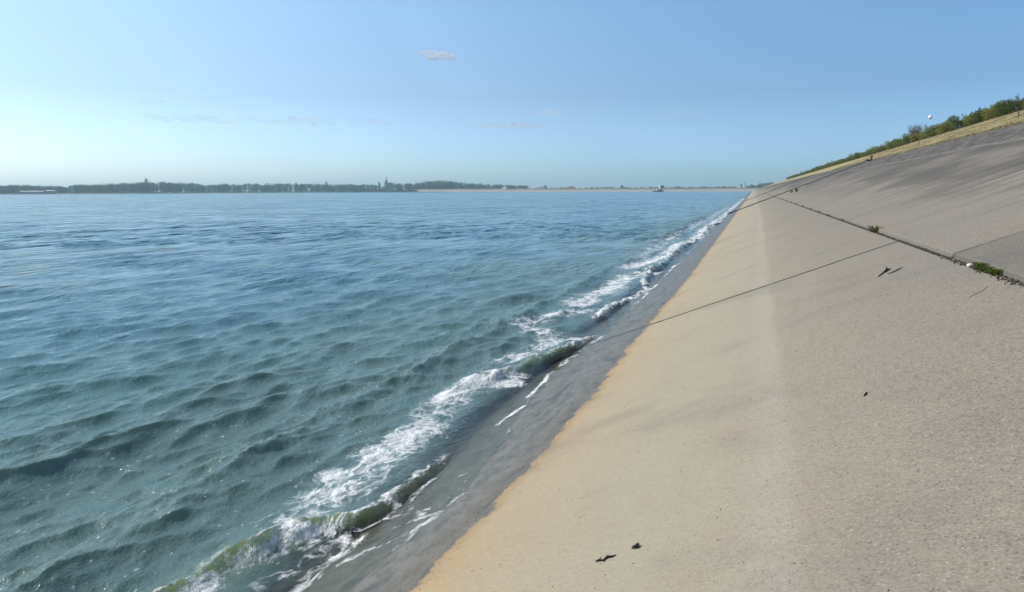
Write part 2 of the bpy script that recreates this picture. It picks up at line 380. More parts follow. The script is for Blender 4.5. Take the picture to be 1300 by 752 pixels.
def build_water():
    rg = np.random.RandomState(11)
    # radial grid round the viewer's shore position, finer near, coarse far
    ph_in = np.arange(-37, 37.01, 0.075); ph = np.concatenate([np.arange(-88, -37, 1.0), ph_in, np.arange(38, 80, 1.0)])
    az = np.radians(ph) + YAW            # angle left of +Y
    depthpx = np.concatenate([np.linspace(1150, 60, 1150), np.linspace(60, 1.6, 220)[1:]])
    rr = 940.0 * EYE / depthpx
    dr = np.abs(np.gradient(rr))
    RR, AA = np.meshgrid(rr, az, indexing='ij'); DR = np.repeat(dr[:, None], len(az), 1)
    cross = np.radians(.075) * RR
    X = (-np.sin(AA) * RR); Y = (np.cos(AA) * RR)
    keep = (X < 0.3)
    H = np.zeros_like(X); DX = np.zeros_like(X); DY = np.zeros_like(X)
    rest = -(SL * (X - X0))               # still-water depth
    shoal = smoothstep(-.1, .55, rest) * .85 + .15
    far = np.maximum(DR, cross)
    N = 210
    lam = np.exp(rg.uniform(math.log(.11), math.log(3.4), N)); lam.sort()
    for i in range(N):
        L = lam[i]
        spread = 38 - 12 * min(L, 1.6)
        th = np.radians(rg.normal(-14, spread * .55))
        # slope spectrum, peak near 1.9 m
        steep = .0225 * math.exp(-((math.log(L / 1.25)) ** 2) / (2 * .5 ** 2)) + .034 * math.exp(-((math.log(L / .42)) ** 2) / (2 * .45 ** 2)) + .030 * math.exp(-((math.log(L / .2)) ** 2) / (2 * .35 ** 2))
        a = steep * L / (2 * math.pi) * (.6 + .8 * rg.rand())
        k = 2 * math.pi / L; kx, ky = k * math.cos(th), k * math.sin(th); ph0 = rg.rand() * 6.283
        w = smoothstep(2.2, 4.5, L / far)
        warp = .18 * np.sin(X * .7 + Y * .31 + i) * min(1, L)
        p = kx * X + ky * Y + ph0 + warp * k * .5
        H += a * w * np.cos(p); q = min(.95, .62 / (1 + 0 * L)) * a * w * np.sin(p)
        DX -= q * math.cos(th) * 1.2; DY -= q * math.sin(th) * 1.2
    gust = .45 + 1.15 * fb2(X * .30 + 60, Y * .16 + 60, 91, 3)
    H *= shoal * gust; DX *= shoal; DY *= shoal
    # ---- breakers rolling onto the slope
    cr = [(-4.1, 2.3), (-3.9, 3.2), (-3.77, 3.76), (-3.69, 4.13), (-3.59, 4.63), (-3.42, 4.91), (-3.12, 5.16), (-2.98, 5.5), (-2.93, 6.09), (-2.90, 6.67), (-2.82, 7.32), (-2.70, 7.95), (-2.62, 8.6)]
    ycr = np.array([c[1] for c in cr]); xcr = np.array([c[0] for c in cr])
    def ridge(yk, xk, A, back, front, yfade):
        xc = np.interp(Y, yk, xk) + .10 * (vnoise1(Y * 2.2 + 40, 9) - .5) + .20 * (fb2(X * 4 + 50, Y * 2.6 + 50, 71) - .5) + .03 * (vnoise1(Y * 7 + 10, 19) - .5)
        uu = X - xc
        amp = A * smoothstep(yfade[0], yfade[1], Y) * smoothstep(yfade[3], yfade[2], Y) * (.55 + .8 * vnoise1(Y * 1.7 + 90, 21)) * (.45 + 1.1 * fb2(X * 7 + 80, Y * 5 + 20, 75, 4))
        hgt = np.where(uu < 0, np.exp(np.minimum(uu, 0) / back), 1 - smoothstep(0, front, uu)) * amp
        return uu, hgt, amp
    ridge_fade = 1 - .34 * smoothstep(4.9, 5.6, Y)
    u1, h1, a1 = ridge(ycr, xcr, .118, .26, .23, (1.5, 3.0, 5.7, 8.3))
    h1 = h1 * ridge_fade; a1 = a1 * ridge_fade
    u2, h2, a2 = ridge(np.array([9.2, 10.39, 11.4, 12.14, 13.3, 14.2]), np.array([-3.75, -3.42, -3.12, -2.86, -2.66, -2.6]), .115, .32, .20, (9.3, 10.2, 12.6, 14.2))
    yy = np.array([14.5, 17, 19.5, 22, 25, 28, 32, 36, 42, 50, 60, 75, 100, 150, 220, 400]); rx = -2.95 + .34 * np.sin(yy * 1.7) + .05
    u3, h3, a3 = ridge(yy, rx, .12, .45, .2, (14.5, 16, 300, 400))
    # second, lower line of swell behind the first
    yk = np.arange(0, 420, 1.7); xk = -4.75 + .45 * (np.random.RandomState(8).rand(len(yk)) - .5)
    u4, h4, a4 = ridge(yk, xk, .075, .5, .34, (1, 2.5, 200, 400))
    H += h1 + h2 + h3 + h4
    fwd = np.clip(h1 / .135, 0, 1) ** 3 * np.where(u1 < .04, 1, 0) * .035
    DX += fwd
    # bowl in front of the breaker
    for uu, hh, aa in ((u1, h1, a1), (u2, h2, a2)): H -= .12 * aa * np.exp(-((uu - .26) / .11) ** 2)
    X2 = X + DX; Y2 = Y + DY
    bed = SL * (X2 - X0)
    # ---- swash film running up the slope
    run = np.interp(Y, [0, 3.5, 4.5, 5.2, 6, 7, 8, 9, 10.5, 12, 13.5, 16, 20, 30, 60, 1200], [-2.5, -2.42, -2.28, -2.12, -2.18, -2.3, -2.42, -2.62, -2.66, -2.5, -2.4, -2.45, -2.4, -2.35, -2.3, -2.3])
    run = run + .14 * (vnoise1(Y * 1.3 + 7, 31) - .5) + .07 * (vnoise1(Y * 5 + 3, 33) - .5)
    film = np.clip(.035 * (run - X2), -.03, .022)
    low = bed + film
    Hn = np.maximum(H, np.where(rest > .8, -9, low))
    dep = Hn - bed
    # ---- masks
    d_near = (RR < 320)
    foam = np.zeros_like(X)
    def F(pts, w, s, side=0):
        nonlocal foam
        m = (np.abs(X2 - np.mean([p[0] for p in pts])) < 4) & (Y2 > min(p[1] for p in pts) - 3) & (Y2 < max(p[1] for p in pts) + 3)
        d = seg_dist(X2[m], Y2[m], pts); foam[m] = np.maximum(foam[m], s * np.exp(-(d / w) ** 2))
    F([(-3.56, 5.15), (-3.60, 5.83), (-3.61, 6.61), (-3.62, 7.73), (-3.72, 8.96), (-3.70, 9.84), (-3.45, 10.3)], .36, .70)
    F([(-3.85, 5.98), (-3.62, 6.38), (-3.42, 6.9)], .24, .80)
    F([(-3.85, 8.9), (-3.66, 9.75), (-3.28, 9.86)], .27, 1.05)
    F([(-3.80, 11.3), (-3.43, 12.93), (-3.08, 13.04)], .30, .72)
    F([(-3.5, 13.2), (-4.39, 14.35), (-4.27, 15.41), (-3.73, 16.12)], .45, .74)
    F([(-3.9, 17.0), (-3.91, 18.71), (-3.7, 19.56), (-3.76, 23.42), (-3.06, 24.82)], .46, .76)
    F([(-4.24, 26.5), (-3.35, 30.96), (-3.5, 38.0), (-2.9, 42.14), (-3.17, 54.06), (-2.84, 92.06), (-2.76, 241.12)], .5, .80)
    F([(-4.3, 30), (-4.4, 45), (-4.0, 70), (-3.8, 120)], .7, .5)
    F([(-2.71, 7.75), (-2.60, 8.45)], .06, .8)
    F([(-2.80, 10.38), (-2.67, 11.64), (-2.46, 12.92)], .11, .50)
    F([(-2.7, 9.0), (-2.72, 9.8), (-2.8, 10.38)], .05, .55)
    F([(-2.48, 16.0), (-2.4, 18.5), (-2.42, 21), (-2.5, 26)], .09, .62)
    F([(-3.95, 3.3), (-3.78, 3.72), (-3.68, 4.0), (-3.60, 4.3), (-3.48, 4.6), (-3.36, 4.84), (-3.18, 5.02)], .18, .66)
    F([(-3.9, 2.6), (-3.72, 3.5), (-3.6, 4.05)], .16, 1.0)
    F([(-2.95, 3.3), (-2.88, 4.01), (-2.89, 4.3), (-2.90, 4.54), (-2.86, 4.85)], .12, .50)
    F([(-3.2, 4.1), (-3.1, 4.6), (-3.0, 4.9)], .16, .58)
    for pts in ([(-2.76, 4.41), (-2.59, 4.57), (-2.40, 4.69), (-2.25, 4.95)], [(-2.82, 5.26), (-2.5, 5.2), (-2.25, 5.22), (-2.08, 5.5)], [(-2.40, 5.99), (-2.2, 6.08), (-2.1, 6.3)], [(-2.85, 5.5), (-2.57, 5.3), (-2.4, 5.1)], [(-2.68, 4.9), (-2.45, 5.0), (-2.3, 5.05)]):
        F(pts, .07, .50)
    # swash front and breaker lips
    foam = np.maximum(foam, np.exp(-((X2 - run + .05) / .05) ** 2) * np.where(Y < 9, .46, .50) * smoothstep(.25, .65, vnoise1(Y * 1.9 + 60, 77)))
    foam = np.maximum(foam, np.exp(-((u1 + .02) / .12) ** 2) * np.clip(a1 / .10, 0, 1) * .66)
    foam = np.maximum(foam, np.exp(-((u1 - .22) / .06) ** 2) * np.clip(a1 / .11, 0, 1) * .62)
    foam = np.maximum(foam, np.exp(-((u2 - .03) / .07) ** 2) * np.clip(a2 / .13, 0, 1) * .75)
    foam = np.maximum(foam, np.exp(-((u3) / .13) ** 2) * np.clip(a3 / .12, 0, 1) * .80)
    foam = foam * (.55 + .75 * fb2(X2 * 1.5 + 100, Y2 * .8 + 100, 81, 4)) ** .9
    # sparse flecks drift near the shore
    fleck = smoothstep(-12.5, -4.2, X2) * smoothstep(30, 5, RR) * np.where(X2 > -3.1, .35, 1)
    # ---- mask for thin crests, where light coming through is painted as lighter olive
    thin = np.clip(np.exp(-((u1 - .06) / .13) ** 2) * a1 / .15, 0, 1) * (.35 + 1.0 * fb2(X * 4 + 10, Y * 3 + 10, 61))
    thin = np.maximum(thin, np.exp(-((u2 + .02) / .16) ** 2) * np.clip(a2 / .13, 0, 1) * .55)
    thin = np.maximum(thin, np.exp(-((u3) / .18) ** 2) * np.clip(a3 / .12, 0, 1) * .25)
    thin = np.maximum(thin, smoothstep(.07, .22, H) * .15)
    # foam rides up a little and is lumpy
    lump = vnoise1(X2 * 9 + Y2 * 5.3, 51) * vnoise1(Y2 * 8 - X2 * 4.7 + 300, 52)
    Hn = Hn + np.clip(foam - .55, 0, .6) * .05 * lump * (RR < 60)
    V = np.stack([X2, Y2, Hn], -1)
    nr_, nc = X.shape; idx = np.arange(nr_ * nc).reshape(nr_, nc)
    Q = np.stack([idx[:-1, :-1], idx[:-1, 1:], idx[1:, 1:], idx[1:, :-1]], -1).reshape(-1, 4)
    kv = (keep & (dep > -.3)).ravel(); Q = Q[kv[Q].all(1)]
    used = np.zeros(nr_ * nc, bool); used[Q.ravel()] = True; remap = np.cumsum(used) - 1
    Vf = V.reshape(-1, 3)[used]; Q = remap[Q][:, ::-1]
    me = fast_mesh('lake_water', Vf, Q)
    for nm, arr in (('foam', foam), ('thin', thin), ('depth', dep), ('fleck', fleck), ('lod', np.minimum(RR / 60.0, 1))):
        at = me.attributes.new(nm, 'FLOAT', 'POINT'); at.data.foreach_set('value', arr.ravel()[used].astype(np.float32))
    me.polygons.foreach_set('use_smooth', np.ones(len(Q), bool))
    return me

def water_material():
    t = NT('lake_water'); P, X, Y, Z = t.pos()
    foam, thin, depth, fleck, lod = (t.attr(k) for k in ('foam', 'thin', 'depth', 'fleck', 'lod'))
    pf = t.scale(P, (1, 1, 0))
    n_r = t.add(t.noise(t.scale(pf, (1, .6, 1)), 8.0, 5, .62), t.mul(t.noise(t.scale(pf, (.8, 1, 1), (3, 3, 0)), 19.0, 3, .6), .35))            # ripples
    n_s = t.noise(t.scale(pf, (1, .40, 1), (3, 1, 0)), 2.2, 3, .55)
    n_m = t.noise(t.scale(pf, (1, .38, 1), (9, 5, 0)), .62, 3, .55)
    n_l = t.noise(t.scale(pf, (1, .38, 1), (19, 5, 0)), .17, 4, .6); far1 = t.smooth(lod, .15, .5); far2 = t.smooth(lod, .35, .9)
    h = t.add(t.mul(n_r, .042), t.add(t.mul(t.mul(n_s, .24), t.add(.05, far1)), t.mul(t.add(t.mul(n_m, 1.3), t.mul(n_l, 1.0)), far2)))
    gm = t.smooth(t.noise(t.scale(pf, (1, .6, 1), (31, 17, 0)), .30, 5, .68), .36, .64, .25, 1.9); gm = t.fmix(far1, 1.0, gm)
    calm = t.smooth(depth, .0, .06, .25, 1.0)
    nr = t.bump(h, t.mul(t.mul(calm, gm), t.add(.9, t.mul(thin, 1.0))), 1.0)
    wide = t.noise(pf, .05, 3)
    # beyond ~40 m the chop is finer than the picture can hold: tilt the surface by the same wave slopes directly
    vm = t.n('ShaderNodeVectorMath', operation='SUBTRACT'); t.set(vm.inputs[0], t.noise(t.scale(pf, (1, .45, 1), (2, 9, 0)), 1.5, 2, .55, 0, True)); vm.inputs[1].default_value = (.5, .5, .5)
    vl = t.n('ShaderNodeVectorMath', operation='SUBTRACT'); t.set(vl.inputs[0], t.noise(t.scale(pf, (1, .35, 1), (22, 3, 0)), .30, 4, .65, 0, True)); vl.inputs[1].default_value = (.5, .5, .5)
    va = t.n('ShaderNodeVectorMath', operation='MULTIPLY'); t.set(va.inputs[0], vm.outputs[0]); va.inputs[1].default_value = (.75, .75, 0)
    vb = t.n('ShaderNodeVectorMath', operation='MULTIPLY_ADD'); t.set(vb.inputs[0], vl.outputs[0]); vb.inputs[1].default_value = (.62, .62, 0); t.set(vb.inputs[2], va.outputs[0])
    vg = t.n('ShaderNodeVectorMath', operation='SUBTRACT'); t.set(vg.inputs[0], t.noise(t.scale(pf, (1, .7, 1), (5, 13, 0)), .075, 4, .6, 0, True)); vg.inputs[1].default_value = (.5, .5, .5)
    vh = t.n('ShaderNodeVectorMath', operation='MULTIPLY_ADD'); t.set(vh.inputs[0], vg.outputs[0]); vh.inputs[1].default_value = (.55, .55, 0); t.set(vh.inputs[2], vb.outputs[0]); vb = vh
    vs_ = t.n('ShaderNodeVectorMath', operation='SCALE'); t.set(vs_.inputs[0], vb.outputs[0]); t.set(vs_.inputs['Scale'], t.smooth(lod, .45, 1.0))
    vn = t.n('ShaderNodeVectorMath', operation='ADD'); t.set(vn.inputs[0], nr); t.set(vn.inputs[1], vs_.outputs[0])
    vz = t.n('ShaderNodeVectorMath', operation='NORMALIZE'); t.set(vz.inputs[0], vn.outputs[0]); nr = vz.outputs[0]
    body = t.mix(t.smooth(wide, .35, .65), (.082, .195, .245), (.094, .210, .240))
    body = t.mix(t.smooth(X, -15, -4), body, (.108, .182, .172))
    body = t.mix(t.mul(t.mul(thin, t.smooth(t.noise(t.scale(P, (1, 1.6, 1)), 13, 4, .65), .32, .62, .25, 1.0)), .75), body, (.27, .31, .12))  # olive base colour stands in for light shining through the thin crest
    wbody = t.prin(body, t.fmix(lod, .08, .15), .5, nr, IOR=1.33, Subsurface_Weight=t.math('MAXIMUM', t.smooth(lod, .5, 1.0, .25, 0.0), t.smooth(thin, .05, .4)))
    for nd_ in t.t.nodes:
        if nd_.type == 'BSDF_PRINCIPLED': nd_.inputs['Subsurface Radius'].default_value = (1, 1, .35); nd_.inputs['Subsurface Scale'].default_value = .30; nd_.subsurface_method = 'BURLEY'
    # shallow film: clear, glossy
    tr = t.n('ShaderNodeBsdfTransparent'); tr.inputs[0].default_value = (.86, .90, .86, 1)
    gl = t.n('ShaderNodeBsdfGlossy'); gl.inputs['Roughness'].default_value = .08; t.set(gl.inputs['Normal'], nr)
    fr = t.n('ShaderNodeFresnel'); fr.inputs[0].default_value = 1.33; t.set(fr.inputs['Normal'], nr)
    filmS = t.mixs(fr.outputs[0], tr.outputs[0], gl.outputs[0])
    op = t.smooth(depth, .02, .24)
    w = t.mixs(op, filmS, wbody)
    # foam lace
    wv = t.noise(pf, 2.2, 3, .5, 0, True)
    wp = t.n('ShaderNodeVectorMath', operation='MULTIPLY_ADD'); t.set(wp.inputs[0], wv); wp.inputs[1].default_value = (.5, .5, 0); t.set(wp.inputs[2], P)
    pw = wp.outputs[0]
    na = t.noise(t.scale(pw, (1, .62, 1)), 7.5, 6, .68); nb = t.noise(t.scale(pw, (1, .5, 1), (4, 8, 0)), 2.4, 5, .6)
    rid = t.math('ABSOLUTE', t.sub(t.noise(t.scale(pw, (1, .45, 1), (2, 2, 0)), 5.5, 6, .62), .5)); rid = t.smooth(rid, 0.0, .13, 1.0, 0.0)
    rid2 = t.math('ABSOLUTE', t.sub(t.noise(t.scale(pw, (1, .5, 1), (7, 1, 0)), 13, 5, .65), .5)); rid2 = t.smooth(rid2, 0.0, .12, 1.0, 0.0)
    pat = t.add(t.mul(t.smooth(nb, .3, .7), .40), t.add(t.mul(rid, .28), t.add(t.mul(rid2, .14), t.mul(t.smooth(na, .3, .7), .20))))
    thr = t.sub(1.06, foam)
    fm = t.smooth(pat, t.sub(thr, .16), t.add(thr, .34))
    fm = t.mul(fm, t.smooth(foam, .05, .22))
    fm = t.math('MULTIPLY', fm, t.smooth(t.noise(t.scale(pw, (1, .6, 1)), 34, 4, .7), .30, .58, .38, .95))
    # flecks
    pv = t.scale(pf, (1.0, .42, 1)); vf = t.n('ShaderNodeTexVoronoi'); t.set(vf.inputs['Vector'], pv); vf.inputs['Scale'].default_value = 11
    sep = t.n('ShaderNodeSeparateColor'); t.set(sep.inputs[0], vf.outputs['Color'])
    clus = t.noise(pf, 1.1, 4, .6)
    fk = t.mul(t.smooth(sep.outputs[0], .62, .66), t.smooth(t.add(vf.outputs['Distance'], t.mul(t.sub(na, .5), .25)), .07, .16, 1.0, 0.0))
    fk = t.mul(t.mul(fk, fleck), t.smooth(clus, .42, .60))
    vf2 = t.n('ShaderNodeTexVoronoi'); t.set(vf2.inputs['Vector'], t.scale(pf, (1.0, .42, 1), (5, 3, 0))); vf2.inputs['Scale'].default_value = 26
    sep2 = t.n('ShaderNodeSeparateColor'); t.set(sep2.inputs[0], vf2.outputs['Color'])
    fk2 = t.mul(t.mul(t.smooth(sep2.outputs[0], .80, .84), t.smooth(vf2.outputs['Distance'], .10, .26, 1.0, 0.0)), t.mul(fleck, .8))
    fk = t.math('MAXIMUM', fk, fk2)
    fm = t.math('MAXIMUM', fm, t.mul(fk, .62), clamp=True)
    fc = t.mix(t.smooth(pat, .3, .8), (.62, .68, .68), (.86, .87, .86))
    fs = t.prin(fc, .75, .2, t.bump(t.add(pat, t.mul(na, .5)), .5, .03, nr))
    return t.done(t.mixs(fm, w, fs))
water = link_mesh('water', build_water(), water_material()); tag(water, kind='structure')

# ------------------------------------------------------------------ foliage
def leaf_mat(name, a, b, c):
    t = NT(name); g = t.n('ShaderNodeNewGeometry'); oi = t.n('ShaderNodeObjectInfo'); P, X, Y, Z = t.pos()
    rnd = g.outputs['Random Per Island']
    col = t.ramp(rnd, [(0, a), (.5, b), (1, c)])
    n = t.noise(P, .9, 3); col = t.mix(t.mul(t.smooth(n, .45, .7), .5), col, c)
    d = t.prin(col, .6, .25); tl = t.n('ShaderNodeBsdfTranslucent'); t.set(tl.inputs[0], t.mix(.5, col, (.16, .19, .03)))
    return t.done(t.mixs(.22, d, tl.outputs[0]))
M_LEAF = leaf_mat('shrub_leaves', (.075, .11, .022), (.145, .18, .04), (.24, .25, .06))
M_LEAF_OLIVE = leaf_mat('olive_leaves', (.13, .13, .03), (.21, .20, .05), (.29, .25, .07))
M_LEAF_DARK = leaf_mat('dark_leaves', (.045, .072, .02), (.08, .11, .03), (.14, .16, .045))
M_TREE = leaf_mat('tree_leaves', (.020, .040, .016), (.034, .058, .022), (.058, .085, .030))
M_BARK = simple('bark', (.12, .09, .065), var=.3, sc=8)
M_TWIG = simple('bare_twig', (.20, .15, .12), var=.3, sc=8)

def leaf_cloud(rnd, clumps, n, size, zmin=0.0):
    """n small quads in shells round the clump ellipsoids -> numpy verts, quads"""
    rg = np.random.RandomState(rnd); C = np.array([c[0] for c in clumps]); S = np.array([c[1] for c in clumps])
    wts = (S[:, 0] * S[:, 1] * S[:, 2]) ** (2 / 3); k = rg.choice(len(C), n, p=wts / wts.sum())
    d = rg.normal(size=(n, 3)); d /= np.linalg.norm(d, axis=1)[:, None]; rad = rg.uniform(.45, 1.0, n) ** .5 * (1 + .18 * rg.normal(size=n))
    p = C[k] + d * S[k] * rad[:, None]; p[:, 2] = np.maximum(p[:, 2], zmin + rg.rand(n) * .1)
    nrm = d + rg.normal(size=(n, 3)) * .7; nrm /= np.linalg.norm(nrm, axis=1)[:, None]
    a = np.cross(nrm, rg.normal(size=(n, 3))); a /= np.linalg.norm(a, axis=1)[:, None]; b = np.cross(nrm, a)
    s = size * rg.uniform(.6, 1.4, n)[:, None]
    V = np.stack([p - a * s, p - b * s * .55, p + a * s, p + b * s * .55], 1).reshape(-1, 3)
    return V, np.arange(n * 4).reshape(n, 4)

def shrub_proto(seed, w, h, n, leaf):
    rnd = random.Random(seed); cl = []
    for i in range(rnd.randint(7, 11)):
        rr_ = rnd.uniform(.16, .34) * h * 1.3
        cl.append(((rnd.uniform(-.42, .42) * w, rnd.uniform(-.42, .42) * w, rnd.uniform(.25, .82) * h), (rr_ * 1.1, rr_ * 1.1, rr_ * rnd.uniform(.6, .95))))
    for i in range(rnd.randint(2, 5)):
        cl.append(((rnd.uniform(-.4, .4) * w, rnd.uniform(-.4, .4) * w, rnd.uniform(.85, 1.05) * h), (.09 * h, .09 * h, .2 * h)))
    V, Q = leaf_cloud(seed, cl, n, leaf); return fast_mesh('foliage', V, Q)

def stems_mesh(seed, h, n=5, spread=.35):
    rnd = random.Random(seed); m = MB()
    for i in range(n):
        a = rnd.uniform(0, 6.28); e = Vector((math.cos(a) * spread * h, math.sin(a) * spread * h, h * rnd.uniform(.6, .9)))
        m.tube([(e.x * .05, e.y * .05, -.1), (e.x * .35, e.y * .35, e.z * .5), tuple(e)], [.035, .022, .008], 5)
    return m.mesh('stem')

PRO = []
for i in range(6):
    fm_ = shrub_proto(40 + i, 2.3, 1.45, 2600, .055)
    fm_.materials.append([M_LEAF, M_LEAF, M_LEAF_OLIVE, M_LEAF_DARK, M_LEAF, M_LEAF_OLIVE][i])
    sm_ = stems_mesh(70 + i, 1.3); sm_.materials.append(M_BARK); PRO.append((fm_, sm_))
def put_shrub(i, x, y, sc, rz, label, group='shrubs along the top of the embankment'):
    o = empty('shrub', (x, y, zs(16.88) + .0), rz, sc); tag(o, label, 'shrub', group)
    c = bpy.data.objects.new('foliage', PRO[i][0]); COL.objects.link(c); c.parent = o
    c = bpy.data.objects.new('stem', PRO[i][1]); COL.objects.link(c); c.parent = o
    return o
rnd = random.Random(4)
y = 40.0; k = 0
SHRUB = 'rounded green shrub in the even row above the dry grass bank'
while y < 305:
    i = rnd.choice([0, 1, 2, 3, 4, 5]) if y < 125 else rnd.choice([0, 1, 3, 4])
    sc = rnd.choice([rnd.uniform(.55, .68), rnd.uniform(.66, .82)]) * (.9 if y < 62 else 1.0)
    put_shrub(i, 17.5 + rnd.uniform(-.4, .4), y, sc, rnd.uniform(0, 6.28), SHRUB); k += 1
    y += 1.15 * (1 if y < 110 else 1.6 if y < 200 else 2.2) * rnd.uniform(.8, 1.2)
y = 322
while y < 440:
    put_shrub(rnd.choice([0, 3, 4]), 17.3 + rnd.uniform(-.3, .3), y, rnd.uniform(.6, .85), rnd.uniform(0, 6.28), 'small distant shrub in the low row beyond the gap and the post', 'small shrubs beyond the gap'); y += rnd.uniform(4, 6)
# the shrubs that stick up
o = put_shrub(3, 18.0, 72.0, .90, 1.0, 'dark shrub poking up highest above the row, second bump from the right end'); 
o = put_shrub(0, 18.2, 61.5, .84, 2.2, 'tallest green shrub of the row, cut by the right edge of the photo')
o = put_shrub(2, 17.6, 82.0, .88, 0.2, 'yellow olive shrub right of the white balloon in the row')
# bare branched shrub
o = empty('shrub', (17.4, 97.0, zs(16.88))); tag(o, 'half bare brown branched shrub standing above the row, left of the white balloon', 'shrub', 'shrubs along the top of the embankment')
m = MB(); rb = random.Random(3)
for i in range(60):
    a = rb.uniform(0, 6.28); s_ = rb.uniform(.2, 1.2); hh = rb.uniform(1.3, 2.35)
    m.tube([(0.3 * s_ * math.cos(a), .3 * s_ * math.sin(a), 0), (.6 * s_ * math.cos(a), .6 * s_ * math.sin(a), hh * .6), (s_ * math.cos(a + .3), s_ * math.sin(a + .3), hh)], [.03, .02, .008], 4)
m.build('branches', M_TWIG, o)
V, Q = leaf_cloud(9, [((0, 0, .9), (1.1, 1.3, .7)), ((.2, .3, 1.6), (.7, .9, .5))], 1400, .05)
link_mesh('foliage', fast_mesh('foliage', V, Q), M_LEAF_DARK, o)

# dry grass blades on the bank edge (uncountable)
rg = np.random.RandomState(6); nb_ = 60000
gy = 30 + 90 * rg.rand(nb_) ** 1.5; gx = rg.uniform(11.05, 16.9, nb_); gx[:9000] = 11.05 + np.abs(rg.normal(0, .15, 9000)); gx[9000:14000] = 16.6 + rg.normal(0, .25, 5000)
gx = np.minimum(gx, 16.88)
gz = SL * (gx - X0) + .0; hh = rg.uniform(.03, .12, nb_); wd_ = rg.uniform(.01, .03, nb_); an = rg.rand(nb_) * 3.14; ln = rg.normal(0, .08, (nb_, 2))
B0 = np.stack([gx - wd_ * np.cos(an), gy - wd_ * np.sin(an), gz], 1); B1 = np.stack([gx + wd_ * np.cos(an), gy + wd_ * np.sin(an), gz], 1)
B2 = np.stack([gx + ln[:, 0], gy + ln[:, 1], gz + hh], 1)
V = np.stack([B0, B1, B2], 1).reshape(-1, 3)
M_BLADE = leaf_mat('dry_blades', (.26, .215, .11), (.36, .30, .165), (.44, .37, .22))
tag(link_mesh('dry_grass', fast_mesh('dry_grass', V, np.arange(nb_ * 3).reshape(nb_, 3)), M_BLADE), 'dry straw coloured grass covering the bank above the concrete', 'grass', kind='stuff')

# ------------------------------------------------------------------ weeds in the long crack
def weed(loc, label, n, h, spread, mat, seed, broad=False, group='weeds growing in the long crack'):
    rg = random.Random(seed); m = MB()
    for i in range(n):
        a = rg.uniform(0, 6.283); l = rg.uniform(.3, .8) * h; sp = rg.uniform(.1, .75) * spread; w = (.012 if broad else .004) * rg.uniform(.4, 1.0)
        ox, oy = rg.uniform(-.3, .3) * spread * .5, rg.uniform(-.5, .5) * spread
        ca, sa = math.cos(a), math.sin(a); pts = [(0, 0), (.45 * sp, .62 * l), (.8 * sp, .95 * l), (1.1 * sp, .9 * l)]; vs = []
        for j, (d, z) in enumerate(pts):
            ww = w * (1, 1.3, .9, .1)[j]; vs += [(ox + d * ca - ww * sa, oy + d * sa + ww * ca, z), (ox + d * ca + ww * sa, oy + d * sa - ww * ca, z)]
        m.add(vs, [(0, 1, 3, 2), (2, 3, 5, 4), (4, 5, 7, 6)])
    o = m.build('weed', mat, loc=loc); return tag(o, label, 'weed', group)
M_WEED = leaf_mat('weed_green', (.07, .12, .02), (.12, .16, .04), (.19, .21, .07))
M_WEEDDRY = leaf_mat('weed_dry', (.12, .12, .04), (.22, .19, .08), (.30, .25, .12))
def cz(x=2.12): return zs(x) - .04
weed((2.11, 8.16, cz()), 'brightest green leafy weed in the long crack, beside the white pebble', 170, .12, .13, M_WEED, 1, True)
weed((2.12, 8.0, cz()), 'bright green weed tuft in the crack, between the brightest and the darkest', 110, .10, .12, M_WEED, 2, True)
weed((2.12, 7.74, cz()), 'darker green weed clump in the long crack nearest to the right edge of the photo', 130, .10, .11, M_LEAF, 3, True)
weed((2.13, 14.9, cz()), 'dry olive weed with a spread rosette alone in the crack, above the slab corner', 60, .19, .24, M_WEEDDRY, 4, True)
weed((2.13, 15.0, cz()), 'short green base tuft under the dry olive weed in the crack', 60, .12, .2, M_LEAF, 5, True)
rw = random.Random(8)
for i, yy_ in enumerate([20.5, 24.0, 27.5, 31, 36, 41.5, 47, 53, 60, 66]):
    weed((2.12, yy_ + rw.uniform(-.5, .5), cz()), 'tiny dark grass tuft in the far part of the long crack', 16, .07 + .0016 * yy_, .08 + .002 * yy_, rw.choice([M_LEAF, M_WEEDDRY]), 20 + i, True, 'tiny tufts along the far crack')
weed((3.43, 67.5, zs(3.43)), 'dark weed tuft on the pale upper slab, right one of the far pair', 60, .45, .35, M_LEAF_DARK, 41, True, 'pair of far weeds on the upper slab')
weed((3.23, 71.2, zs(3.23)), 'grey green weed tuft on the pale upper slab, left one of the far pair', 60, .35, .4, M_WEEDDRY, 42, True, 'pair of far weeds on the upper slab')

# soil and crumbs filling the crack
def crumbs():
    rg = random.Random(12); m = MB(); ico = bmesh.new(); bmesh.ops.create_icosphere(ico, subdivisions=1, radius=1)
    iv = [v_.co.copy() for v_ in ico.verts]; fi = [tuple(v_.index for v_ in f_.verts) for f_ in ico.faces]
    for i in range(3000):
        yy_ = 4.5 + 30 * rg.random() ** 2.0; near = yy_ < 9.6
        s_ = rg.uniform(.004, .016 if near else .011)
        off = abs(rg.gauss(0, .035 if near else .012)); xx = 2.12 + (-off if rg.random() < .8 else off * .4) + rg.uniform(-.02, .02)
        zz = (zs(xx) - .045 + rg.uniform(0, .03)) if 2.07 < xx < 2.165 else zs(xx) + s_ * .3 + (.01 if xx > 2.15 else 0)
        q = Euler((rg.random() * 6, rg.random() * 6, rg.random() * 6)).to_matrix()
        m.add([q @ Vector((p.x * s_ * rg.uniform(.7, 1.2), p.y * s_, p.z * s_ * .7)) + Vector((xx, yy_, zz)) for p in iv], fi)
    return m
t = NT('crumb_soil'); g_ = t.n('ShaderNodeNewGeometry')
